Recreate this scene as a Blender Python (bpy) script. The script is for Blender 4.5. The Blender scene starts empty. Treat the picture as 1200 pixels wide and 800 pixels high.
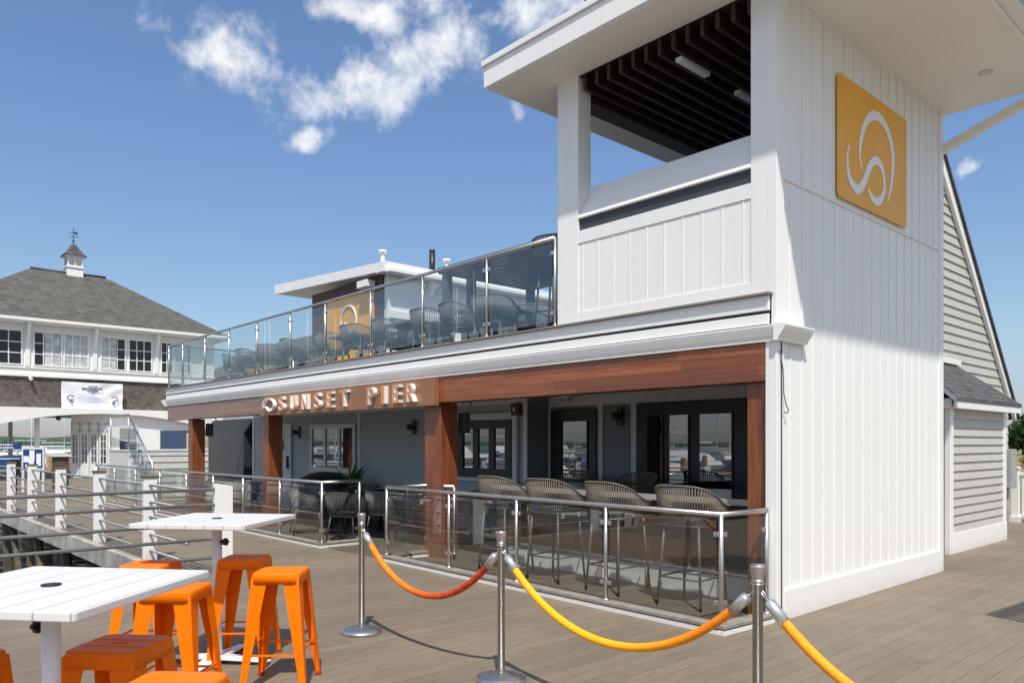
import bpy, math, random
from mathutils import Vector, Matrix
R = math.radians
random.seed(7)
sc = bpy.context.scene
col = sc.collection
# ------------------------------------------------------------------ camera
cam = bpy.data.cameras.new('camera')
cam.sensor_width = 36; cam.lens = 26.82; cam.shift_y = 0.0992
cam.clip_start = 0.05; cam.clip_end = 6000
camo = bpy.data.objects.new('camera', cam); col.objects.link(camo)
camo.location = (0, 0, 1.6); camo.rotation_euler = (R(90), 0, R(47.83))
sc.camera = camo
# ------------------------------------------------------------------ light
SUN = Vector((0.467, -0.367, 1.0)).normalized()          # direction towards the sun
sun = bpy.data.lights.new('sun', 'SUN'); sun.energy = 4.0; sun.angle = R(1.0); sun.color = (1.0, 0.93, 0.82)
suno = bpy.data.objects.new('sun', sun); col.objects.link(suno)
suno.rotation_euler = (-SUN).to_track_quat('-Z', 'Y').to_euler()
suno.location = (10, -10, 30)
sc.view_settings.view_transform = 'Standard'; sc.view_settings.look = 'None'
sc.view_settings.exposure = 0.30; sc.view_settings.gamma = 1
SKY_STRENGTH = 0.14

class NT:
    def __init__(s, tree): s.t = tree; s.n = tree.nodes; s.l = tree.links
    def node(s, typ, **kw):
        n = s.n.new(typ)
        for k, v in kw.items(): setattr(n, k, v)
        return n
    def put(s, inp, v):
        if hasattr(v, 'is_output'): s.l.new(v, inp)
        elif v is not None: inp.default_value = v
    def math(s, op, a, b=None, c=None, clamp=False):
        n = s.node('ShaderNodeMath', operation=op, use_clamp=clamp)
        for i, v in enumerate((a, b, c)):
            if v is not None: s.put(n.inputs[i], v)
        return n.outputs[0]
    def vmath(s, op, a, b=None):
        n = s.node('ShaderNodeVectorMath', operation=op)
        s.put(n.inputs[0], a)
        if b is not None: s.put(n.inputs[1], b)
        return n.outputs['Value'] if op in ('DOT_PRODUCT', 'LENGTH') else n.outputs[0]
    def mix(s, f, a, b, mode='MIX'):
        n = s.node('ShaderNodeMix', data_type='RGBA', blend_type=mode)
        s.put(n.inputs[0], f)
        for i, v in ((6, a), (7, b)):
            if not hasattr(v, 'is_output') and len(v) == 3: v = (*v, 1)
            s.put(n.inputs[i], v)
        return n.outputs[2]
    def noise(s, vec, scale, detail=4, rough=0.55, dist=0.0):
        n = s.node('ShaderNodeTexNoise'); s.put(n.inputs['Vector'], vec)
        n.inputs['Scale'].default_value = scale; n.inputs['Detail'].default_value = detail
        n.inputs['Roughness'].default_value = rough; n.inputs['Distortion'].default_value = dist
        return n.outputs[0]
    def smooth(s, v, a, b, lo=0.0, hi=1.0):
        n = s.node('ShaderNodeMapRange', interpolation_type='SMOOTHSTEP'); s.put(n.inputs[0], v)
        for i, x in ((1, a), (2, b), (3, lo), (4, hi)): n.inputs[i].default_value = x
        return n.outputs[0]
    def sep(s, v):
        n = s.node('ShaderNodeSeparateXYZ'); s.put(n.inputs[0], v); return n.outputs
    def comb(s, x, y, z):
        n = s.node('ShaderNodeCombineXYZ')
        for i, v in enumerate((x, y, z)): s.put(n.inputs[i], v)
        return n.outputs[0]
    def pos(s): return s.node('ShaderNodeNewGeometry').outputs['Position']
    def obj(s): return s.node('ShaderNodeTexCoord').outputs['Object']
    def white(s, vec):
        n = s.node('ShaderNodeTexWhiteNoise', noise_dimensions='3D'); s.put(n.inputs['Vector'], vec); return n.outputs['Value']

# ------------------------------------------------------------------ sky with small fair-weather clouds, plus large unseen ones added to lift shade
w = bpy.data.worlds.new('World'); sc.world = w; w.use_nodes = True
k = NT(w.node_tree); k.n.clear()
sky = k.node('ShaderNodeTexSky', sky_type='NISHITA')
sky.sun_disc = False
sky.sun_elevation = math.asin(SUN.z); sky.sun_rotation = math.atan2(SUN.x, SUN.y)
sky.altitude = 0; sky.air_density = 1.0; sky.dust_density = 0.5; sky.ozone_density = 1.6
d0 = k.node('ShaderNodeTexCoord').outputs['Generated']
warp = k.node('ShaderNodeTexNoise'); k.put(warp.inputs['Vector'], d0)
warp.inputs['Scale'].default_value = 9; warp.inputs['Detail'].default_value = 5
wv = k.vmath('MULTIPLY', k.vmath('SUBTRACT', warp.outputs['Color'], (0.5, 0.5, 0.5)), (0.10, 0.10, 0.08))
dd = k.vmath('ADD', d0, wv)
# azimuth (deg, left of +Y), elevation (deg), half-width, half-height (deg), tilt
CLOUDS = [
 (68.7, 25.6, 3.2, 1.8, -10, 1.0), (71.0, 25.9, 1.8, 0.5, 8, 0.6), (66.9, 25.2, 1.9, 1.3, -5, 0.85),
 (58.6, 24.5, 4.9, 1.35, 12, 1.05), (54.8, 26.2, 4.3, 1.7, 30, 1.05), (51.4, 27.6, 2.6, 2.0, 30, 1.0),
 (58.6, 29.1, 2.7, 1.3, 0, 1.05), (54.8, 30.0, 2.5, 0.95, 0, 0.9), (63.3, 21.6, 1.9, 0.74, 15, 0.9), (61.3, 24.0, 1.5, 0.9, -10, 0.85),
 (44.5, 29.4, 2.8, 1.6, 25, 1.0), (48.3, 29.4, 1.0, 0.58, 0, 0.7), (48.0, 23.2, 0.6, 1.0, -30, 0.6),
 (56.2, 20.2, 0.4, 0.65, 30, 0.55), (17.2, 17.3, 0.8, 0.45, 30, 0.85), (14.4, 10.0, 0.8, 0.2, 5, 0.45),
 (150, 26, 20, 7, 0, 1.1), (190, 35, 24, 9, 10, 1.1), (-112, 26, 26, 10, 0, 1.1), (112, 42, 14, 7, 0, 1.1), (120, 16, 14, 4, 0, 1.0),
 (-62, 30, 24, 10, 5, 1.1), (-150, 30, 22, 10, 0, 1.1), (-85, 58, 24, 12, 0, 1.0), (-25, 48, 14, 8, 0, 1.0), (-88, 12, 24, 5, 0, 1.0), (160, 58, 22, 10, 0, 1.0)]  # large clouds out of view, added to brighten the shaded walls
best = None
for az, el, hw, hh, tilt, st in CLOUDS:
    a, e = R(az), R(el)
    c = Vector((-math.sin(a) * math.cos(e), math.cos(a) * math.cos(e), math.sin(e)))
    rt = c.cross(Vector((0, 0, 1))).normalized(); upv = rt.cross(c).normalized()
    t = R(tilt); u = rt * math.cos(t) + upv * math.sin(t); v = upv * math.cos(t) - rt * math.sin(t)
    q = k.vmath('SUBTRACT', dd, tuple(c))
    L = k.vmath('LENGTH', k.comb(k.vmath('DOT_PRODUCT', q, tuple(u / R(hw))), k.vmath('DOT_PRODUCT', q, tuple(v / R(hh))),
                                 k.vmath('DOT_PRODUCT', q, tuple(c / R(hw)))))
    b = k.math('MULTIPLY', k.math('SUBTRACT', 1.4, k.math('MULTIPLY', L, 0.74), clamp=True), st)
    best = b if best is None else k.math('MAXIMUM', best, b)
fb = k.noise(d0, 26, 9, 0.62, 0.25)
fb2 = k.noise(d0, 11, 5, 0.55)
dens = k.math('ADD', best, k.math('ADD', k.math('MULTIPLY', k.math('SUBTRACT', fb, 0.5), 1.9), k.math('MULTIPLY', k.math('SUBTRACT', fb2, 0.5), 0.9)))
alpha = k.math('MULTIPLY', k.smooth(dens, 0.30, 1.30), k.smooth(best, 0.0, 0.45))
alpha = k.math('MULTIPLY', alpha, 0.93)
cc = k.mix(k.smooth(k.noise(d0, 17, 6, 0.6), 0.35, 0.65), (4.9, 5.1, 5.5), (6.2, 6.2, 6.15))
elev = k.sep(d0)[2]
tint = k.mix(k.smooth(elev, -0.02, 0.42), (0.66, 0.67, 0.65), (0.72, 0.80, 0.89))
tint = k.mix(k.smooth(elev, 0.0, 0.14), (0.46, 0.47, 0.62), tint)
skyc = k.mix(1.0, sky.outputs[0], tint, 'MULTIPLY')
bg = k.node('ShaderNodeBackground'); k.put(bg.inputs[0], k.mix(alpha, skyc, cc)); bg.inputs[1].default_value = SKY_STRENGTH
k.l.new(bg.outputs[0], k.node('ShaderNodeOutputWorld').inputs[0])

# ------------------------------------------------------------------ materials
MATS = {}
def base_mat(name):
    m = bpy.data.materials.new(name); m.use_nodes = True; MATS[name] = m
    t = NT(m.node_tree); t.n.clear()
    out = t.node('ShaderNodeOutputMaterial'); p = t.node('ShaderNodeBsdfPrincipled')
    t.l.new(p.outputs[0], out.inputs[0])
    return m, t, p, out
def bump(t, p, h, strength, dist):
    b = t.node('ShaderNodeBump'); b.inputs['Strength'].default_value = strength; b.inputs['Distance'].default_value = dist
    t.put(b.inputs['Height'], h); t.l.new(b.outputs[0], p.inputs['Normal'])
def simple(name, c, rough=0.5, metal=0.0, var=0.08, scale=6.0, bmp=0.0, bscale=60, coat=0.0, spec=0.5, stain=None):
    m, t, p, o = base_mat(name)
    ps = t.obj()
    n = t.noise(ps, scale, 5, 0.6)
    cc = t.mix(t.smooth(n, 0.3, 0.7), tuple(x * (1 - var) for x in c), tuple(min(1, x * (1 + var)) for x in c))
    if stain:
        n2 = t.smooth(t.noise(t.vmath('MULTIPLY', ps, (3, 3, 0.5)), 1.6, 6, 0.65), 0.52, 0.75, 0, 0.35)
        cc = t.mix(n2, cc, stain)
    t.put(p.inputs['Base Color'], cc)
    t.put(p.inputs['Roughness'], t.math('ADD', rough - 0.06, t.math('MULTIPLY', n, 0.12)))
    p.inputs['Metallic'].default_value = metal; p.inputs['Coat Weight'].default_value = coat
    p.inputs['Specular IOR Level'].default_value = spec
    if bmp: bump(t, p, t.noise(ps, bscale, 4, 0.6), bmp, 0.003)
    return m
m, t, p, o = base_mat('white_paint')
ps = t.pos(); s = t.sep(ps)
streak = t.smooth(t.noise(t.vmath('MULTIPLY', ps, (7, 7, 0.35)), 1.5, 6, 0.65), 0.50, 0.78, 0, 0.42)
blot = t.smooth(t.noise(ps, 1.3, 6, 0.6), 0.45, 0.75, 0, 0.35)
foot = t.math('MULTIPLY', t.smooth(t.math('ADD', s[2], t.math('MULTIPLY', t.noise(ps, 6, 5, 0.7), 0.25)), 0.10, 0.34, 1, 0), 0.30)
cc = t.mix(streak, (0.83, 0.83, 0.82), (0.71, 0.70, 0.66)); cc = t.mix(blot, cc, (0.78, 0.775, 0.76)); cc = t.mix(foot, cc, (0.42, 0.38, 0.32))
t.put(p.inputs['Base Color'], cc); t.put(p.inputs['Roughness'], t.math('ADD', 0.36, t.math('MULTIPLY', blot, 0.4)))
bump(t, p, t.noise(t.vmath('MULTIPLY', ps, (1, 1, 0.4)), 4.0, 4, 0.5), 0.10, 0.02)
simple('soffit_white', (0.84, 0.825, 0.79), 0.6, var=0.02, scale=1.0)
simple('pale_trim', (0.62, 0.63, 0.63), 0.55, var=0.04)
simple('porch_trim', (0.60, 0.62, 0.64), 0.5, var=0.04)
simple('white_plastic', (0.84, 0.84, 0.84), 0.35, var=0.015, coat=0.1)
simple('white_metal', (0.82, 0.82, 0.82), 0.35, var=0.015)
simple('black_plastic', (0.012, 0.012, 0.013), 0.4, var=0.2)
simple('black_metal', (0.018, 0.018, 0.02), 0.42, var=0.15)
simple('black_top', (0.02, 0.02, 0.022), 0.12, var=0.15)
simple('charcoal', (0.055, 0.058, 0.065), 0.5, var=0.1)
simple('slate_metal', (0.10, 0.125, 0.16), 0.45, var=0.05)
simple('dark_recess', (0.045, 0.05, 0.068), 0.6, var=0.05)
simple('frame_grey', (0.08, 0.085, 0.09), 0.45, var=0.1)
simple('bronze_edge', (0.22, 0.20, 0.18), 0.45, var=0.1)
simple('steel', (0.58, 0.57, 0.555), 0.36, 1.0, var=0.05, scale=9)
simple('grey_pipe', (0.36, 0.355, 0.35), 0.42, 0.55, var=0.08)
simple('rubber', (0.015, 0.015, 0.015), 0.7)
simple('gun_frame', (0.085, 0.09, 0.10), 0.45, 0.2, var=0.06)
simple('rope_taupe', (0.145, 0.120, 0.095), 0.85, var=0.15, scale=30, bmp=0.4, bscale=260)
simple('rope_grey', (0.14, 0.137, 0.132), 0.85, var=0.15, scale=30, bmp=0.4, bscale=260)
simple('cushion', (0.10, 0.115, 0.135), 0.85, var=0.1, bmp=0.2, bscale=300)
simple('orange_powder', (0.92, 0.178, 0.0), 0.42, var=0.06, coat=0.0, spec=0.18)
simple('orange_dark', (0.30, 0.02, 0.004), 0.5)
simple('orange_sign', (0.86, 0.40, 0.018), 0.4, var=0.03)
simple('copper_panel', (0.32, 0.155, 0.080), 0.38, 0.25, var=0.05)
simple('grey_slate', (0.15, 0.155, 0.165), 0.3, 0.0, var=0.06)
simple('brown_clad', (0.10, 0.045, 0.03), 0.6, var=0.2, scale=12)
simple('concrete', (0.36, 0.35, 0.32), 0.85, var=0.3, scale=4, bmp=0.6, bscale=14, stain=(0.07, 0.07, 0.055))
simple('pile_wood', (0.10, 0.085, 0.055), 0.9, var=0.5, scale=6, bmp=0.6, bscale=12, stain=(0.13, 0.14, 0.05))
simple('tan_wood', (0.40, 0.30, 0.19), 0.85, var=0.3, scale=5, bmp=0.4, bscale=20)
simple('counter_edge', (0.38, 0.36, 0.33), 0.5)
simple('cap_wood', (0.14, 0.10, 0.065), 0.8, var=0.3, scale=10)
simple('red_plastic', (0.10, 0.008, 0.008), 0.45)
simple('grey_box', (0.38, 0.39, 0.40), 0.5, 0.2)
simple('sign_blue', (0.012, 0.05, 0.17), 0.4, var=0.05)
simple('paper', (0.74, 0.76, 0.80), 0.7, var=0.05)
simple('ink_blue', (0.03, 0.06, 0.16), 0.6)
simple('ink_pale', (0.40, 0.46, 0.62), 0.6)
simple('banner_cloth', (0.80, 0.81, 0.84), 0.6, var=0.03, scale=3, bmp=0.0)
simple('curtain', (0.50, 0.53, 0.56), 0.7, var=0.25, scale=4)
simple('gutter_grey', (0.42, 0.43, 0.43), 0.4)
simple('bark', (0.09, 0.065, 0.045), 0.9, var=0.3, bmp=0.6, bscale=20)
simple('leaf', (0.055, 0.11, 0.025), 0.6, var=0.55, scale=0.7)
simple('leaf_dark', (0.035, 0.075, 0.02), 0.6, var=0.55, scale=0.7)
simple('palm_leaf', (0.07, 0.17, 0.02), 0.5, var=0.4, scale=9)
simple('hill_green', (0.045, 0.075, 0.035), 0.9, var=0.5, scale=0.12)
simple('grass_far', (0.20, 0.19, 0.06), 0.9, var=0.4, scale=0.12)
simple('hull_white', (0.78, 0.78, 0.77), 0.25, var=0.02, coat=0.3)
simple('hull_blue', (0.02, 0.04, 0.11), 0.2, coat=0.3)
simple('canvas_tan', (0.55, 0.45, 0.32), 0.8)
simple('canvas_shade', (0.30, 0.32, 0.34), 0.85)
simple('red_flower', (0.45, 0.02, 0.02), 0.6)
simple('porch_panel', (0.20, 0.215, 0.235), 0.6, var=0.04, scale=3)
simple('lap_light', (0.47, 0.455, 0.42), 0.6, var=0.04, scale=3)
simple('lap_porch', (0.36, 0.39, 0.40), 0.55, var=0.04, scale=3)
simple('building_far', (0.62, 0.64, 0.64), 0.6)
simple('slat_dark', (0.035, 0.014, 0.010), 0.5, var=0.3, scale=8)
simple('ceiling_dark', (0.012, 0.008, 0.007), 0.7)
simple('bar_white', (0.60, 0.62, 0.60), 0.5)

def wood(name, dirax, c1, c2, c3, plank=None, axis_plank=2, rough=0.4, coat=0.15, length=2.6):
    m, t, p, o = base_mat(name)
    ps = t.pos(); s = t.sep(ps)
    sc_ = [14.0, 14.0, 14.0]; sc_[dirax] = 0.8
    g = t.noise(t.vmath('MULTIPLY', ps, tuple(sc_)), 2.2, 7, 0.62, 0.6)
    cc = t.mix(t.smooth(g, 0.3, 0.7), c1, c2)
    if plank:
        cell = t.math('FLOOR', t.math('DIVIDE', s[axis_plank], plank))
        off = t.math('MULTIPLY', t.white(t.comb(cell, 3.0, 1.0)), length)
        seg = t.math('FLOOR', t.math('DIVIDE', t.math('ADD', s[dirax], off), length))
        h = t.white(t.comb(cell, seg, 7.0))
        cc = t.mix(t.math('MULTIPLY', t.math('SUBTRACT', h, 0.15, clamp=True), 1.0), cc, c3)
        f = t.math('FRACT', t.math('DIVIDE', s[axis_plank], plank))
        gap = t.math('LESS_THAN', f, 0.045)
        cc = t.mix(t.math('MULTIPLY', gap, 0.75), cc, (0.02, 0.01, 0.006))
    t.put(p.inputs['Base Color'], cc)
    t.put(p.inputs['Roughness'], t.math('ADD', rough - 0.08, t.math('MULTIPLY', g, 0.2)))
    p.inputs['Coat Weight'].default_value = coat; p.inputs['Coat Roughness'].default_value = 0.25
    bump(t, p, g, 0.15, 0.004)
wood('beam_wood', 0, (0.24, 0.068, 0.026), (0.37, 0.122, 0.048), (0.14, 0.044, 0.024), plank=0.0963)
wood('beam_grey_wood', 0, (0.26, 0.155, 0.115), (0.36, 0.22, 0.165), (0.22, 0.13, 0.10), plank=0.0963)
wood('post_wood', 2, (0.15, 0.042, 0.015), (0.28, 0.088, 0.030), (0.2, 0.06, 0.02))
wood('bar_wood', 2, (0.075, 0.030, 0.016), (0.135, 0.055, 0.027), (0.05, 0.021, 0.013), plank=0.14, axis_plank=0, length=9)

# composite deck boards running in Y
def deck_mat(name, k1):
    m, t, p, o = base_mat(name)
    ps = t.pos(); s = t.sep(ps); BW = 0.139
    cell = t.math('FLOOR', t.math('DIVIDE', s[0], BW)); f = t.math('FRACT', t.math('DIVIDE', s[0], BW))
    off = t.math('MULTIPLY', t.white(t.comb(cell, 1.0, 2.0)), 4.9)
    seg = t.math('FLOOR', t.math('DIVIDE', t.math('ADD', s[1], off), 4.9))
    h = t.white(t.comb(cell, seg, 5.0))
    g = t.noise(t.vmath('MULTIPLY', ps, (26, 1.3, 1)), 3.0, 7, 0.65, 0.4)
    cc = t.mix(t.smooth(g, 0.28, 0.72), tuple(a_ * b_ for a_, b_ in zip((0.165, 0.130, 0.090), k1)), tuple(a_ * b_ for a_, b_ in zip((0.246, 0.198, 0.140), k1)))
    cc = t.mix(t.math('MULTIPLY', h, 0.6), cc, tuple(a_ * b_ for a_, b_ in zip((0.135, 0.110, 0.082), k1)))
    worn = t.smooth(t.noise(ps, 0.9, 6, 0.6), 0.42, 0.68, 0, 0.40)
    cc = t.mix(worn, cc, tuple(a_ * b_ for a_, b_ in zip((0.268, 0.222, 0.165), k1)))
    big = t.smooth(t.noise(ps, 0.35, 5, 0.6), 0.40, 0.66, 0, 0.35)
    cc = t.mix(big, cc, tuple(a_ * b_ for a_, b_ in zip((0.145, 0.116, 0.085), k1)))
    spots = t.smooth(t.noise(ps, 7.0, 6, 0.7), 0.63, 0.74, 0, 0.30)
    cc = t.mix(spots, cc, tuple(a_ * b_ for a_, b_ in zip((0.125, 0.11, 0.095), k1)))
    gap = t.math('MAXIMUM', t.smooth(f, 0.0, 0.055, 1, 0), t.smooth(f, 0.945, 1.0, 0, 1))
    joint = t.math('LESS_THAN', t.math('FRACT', t.math('DIVIDE', t.math('ADD', s[1], off), 4.9)), 0.0012)
    gap = t.math('MAXIMUM', gap, joint)
    cc = t.mix(t.math('MULTIPLY', gap, 0.38), cc, tuple(a_ * b_ for a_, b_ in zip((0.05, 0.042, 0.036), k1)))
    t.put(p.inputs['Base Color'], cc); t.put(p.inputs['Roughness'], t.math('ADD', 0.5, t.math('MULTIPLY', g, 0.25)))
    bump(t, p, t.math('SUBTRACT', t.math('MULTIPLY', g, 0.22), gap), 0.5, 0.006)
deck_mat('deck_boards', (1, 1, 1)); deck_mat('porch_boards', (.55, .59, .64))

def bricks(name, mode, c1, c2, mort, bw, bh, rough=0.85, msize=0.01, bstr=0.6):
    m, t, p, o = base_mat(name)
    ps = t.pos(); s = t.sep(ps)
    u = t.math('ADD', s[0], s[1])
    v = s[2] if mode == 'wall' else t.math('MULTIPLY', s[2], 1.65)
    b = t.node('ShaderNodeTexBrick'); t.put(b.inputs['Vector'], t.comb(u, v, 0.0))
    b.inputs['Color1'].default_value = (*c1, 1); b.inputs['Color2'].default_value = (*c2, 1); b.inputs['Mortar'].default_value = (*mort, 1)
    b.inputs['Scale'].default_value = 1; b.inputs['Brick Width'].default_value = bw; b.inputs['Row Height'].default_value = bh
    b.inputs['Mortar Size'].default_value = msize; b.inputs['Mortar Smooth'].default_value = 0.3
    n = t.noise(ps, 2.5, 6, 0.65)
    t.put(p.inputs['Base Color'], t.mix(t.smooth(n, 0.3, 0.7, 0, 0.5), b.outputs[0], tuple(x * 1.35 for x in c2)))
    p.inputs['Roughness'].default_value = rough
    saw = t.math('FRACT', t.math('DIVIDE', v, bh))
    bump(t, p, t.math('SUBTRACT', t.math('MULTIPLY', saw, -0.7), b.outputs['Fac']), bstr, 0.02)
bricks('cedar_shingle', 'wall', (0.060, 0.048, 0.042), (0.135, 0.112, 0.10), (0.03, 0.024, 0.021), 0.13, 0.118, msize=0.008)
bricks('roof_shingle', 'roof', (0.060, 0.058, 0.052), (0.105, 0.100, 0.090), (0.025, 0.024, 0.022), 0.33, 0.16)
bricks('roof_shingle_dark', 'roof', (0.045, 0.046, 0.052), (0.085, 0.085, 0.09), (0.02, 0.02, 0.02), 0.28, 0.12)

# panes that show the dark room and mirror the harbour
m, t, p, o = base_mat('dark_glass')
p.inputs['Base Color'].default_value = (0.012, 0.014, 0.015, 1); p.inputs['Roughness'].default_value = 0.015
p.inputs['Specular IOR Level'].default_value = 1.0; p.inputs['IOR'].default_value = 2.1
bump(t, p, t.noise(t.pos(), 1.2, 2, 0.5), 0.02, 0.02)
m, t, p, o = base_mat('house_glass')
p.inputs['Base Color'].default_value = (0.015, 0.017, 0.018, 1); p.inputs['Roughness'].default_value = 0.03; p.inputs['Specular IOR Level'].default_value = 0.45
def clear_glass(name, tint, ior=1.5):
    m = bpy.data.materials.new(name); m.use_nodes = True; MATS[name] = m
    t = NT(m.node_tree); t.n.clear()
    o = t.node('ShaderNodeOutputMaterial'); lw = t.node('ShaderNodeLayerWeight'); lw.inputs['Blend'].default_value = 0.5
    f0 = ((ior - 1) / (ior + 1)) ** 2
    fac = t.math('ADD', f0, t.math('MULTIPLY', t.math('POWER', lw.outputs['Facing'], 5.0), 1 - f0))
    tr = t.node('ShaderNodeBsdfTransparent'); tr.inputs[0].default_value = (*tint, 1)
    gl = t.node('ShaderNodeBsdfGlossy'); gl.inputs['Roughness'].default_value = 0.01
    mx = t.node('ShaderNodeMixShader')
    t.l.new(fac, mx.inputs[0]); t.l.new(tr.outputs[0], mx.inputs[1]); t.l.new(gl.outputs[0], mx.inputs[2]); t.l.new(mx.outputs[0], o.inputs[0])
clear_glass('rail_glass', (0.93, 0.955, 0.96), 1.95)
clear_glass('rail_glass_grey', (0.90, 0.915, 0.905), 1.95)

m, t, p, o = base_mat('water')
p.inputs['Base Color'].default_value = (0.012, 0.03, 0.035, 1); p.inputs['Roughness'].default_value = 0.08
bump(t, p, t.noise(t.vmath('MULTIPLY', t.pos(), (1, 1.6, 1)), 0.9, 5, 0.6, 0.5), 0.5, 0.15)

m, t, p, o = base_mat('table_slats')
ps = t.obj(); s = t.sep(ps)
f = t.math('FRACT', t.math('DIVIDE', t.math('ADD', s[0], .41), .82 / 6))
ln = t.math('MAXIMUM', t.smooth(f, 0.0, 0.040, 1, 0), t.smooth(f, 0.960, 1.0, 0, 1))
sc_ = t.smooth(t.noise(t.vmath('MULTIPLY', ps, (40, 3, 1)), 4.0, 6, 0.7), 0.62, 0.75, 0, 0.25)
cc = t.mix(t.math('MULTIPLY', ln, 0.6), (0.66, 0.66, 0.66), (0.12, 0.12, 0.125))
cc = t.mix(sc_, cc, (0.55, 0.55, 0.54))
t.put(p.inputs['Base Color'], cc); t.put(p.inputs['Roughness'], t.math('ADD', 0.32, t.math('MULTIPLY', t.noise(ps, 8, 5, 0.6), 0.2)))
bump(t, p, t.math('MULTIPLY', ln, -1.0), 0.5, 0.004)
def rope_mat(name, c0, c1, axis=0, x0=0.0, x1=1.0):
    m, t, p, o = base_mat(name)
    s = t.sep(t.obj())
    f = t.smooth(s[axis], x0, x1)
    n = t.noise(t.obj(), 40, 4, 0.6)
    cc = t.mix(f, c0, c1)
    cc = t.mix(t.smooth(n, 0.4, 0.75, 0, 0.18), cc, (1.0, 0.6, 0.15))
    t.put(p.inputs['Base Color'], cc); p.inputs['Roughness'].default_value = 0.6
    p.inputs['Specular IOR Level'].default_value = 0.25
    bump(t, p, t.math('ADD', t.noise(t.obj(), 120, 3, 0.6), t.math('MULTIPLY', t.noise(t.vmath('MULTIPLY', t.obj(), (60, 6, 6)), 1.0, 3, 0.5), 1.5)), 0.5, 0.003)
rope_mat('rope_red', (0.90, 0.22, 0.01), (0.50, 0.035, 0.012), 0, 0.35, 1.25)
rope_mat('rope_yellow', (0.93, 0.43, 0.006), (0.86, 0.23, 0.005), 0, 0.9, 1.7)
rope_mat('rope_amber', (0.90, 0.33, 0.008), (0.90, 0.33, 0.008))
m, t, p, o = base_mat('lit_orange')
p.inputs['Base Color'].default_value = (0.9, 0.42, 0.18, 1); p.inputs['Emission Color'].default_value = (1.0, 0.42, 0.18, 1); p.inputs['Emission Strength'].default_value = 0.25
m, t, p, o = base_mat('lamp_white')
p.inputs['Base Color'].default_value = (0.75, 0.75, 0.74, 1); p.inputs['Roughness'].default_value = 0.4

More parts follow.
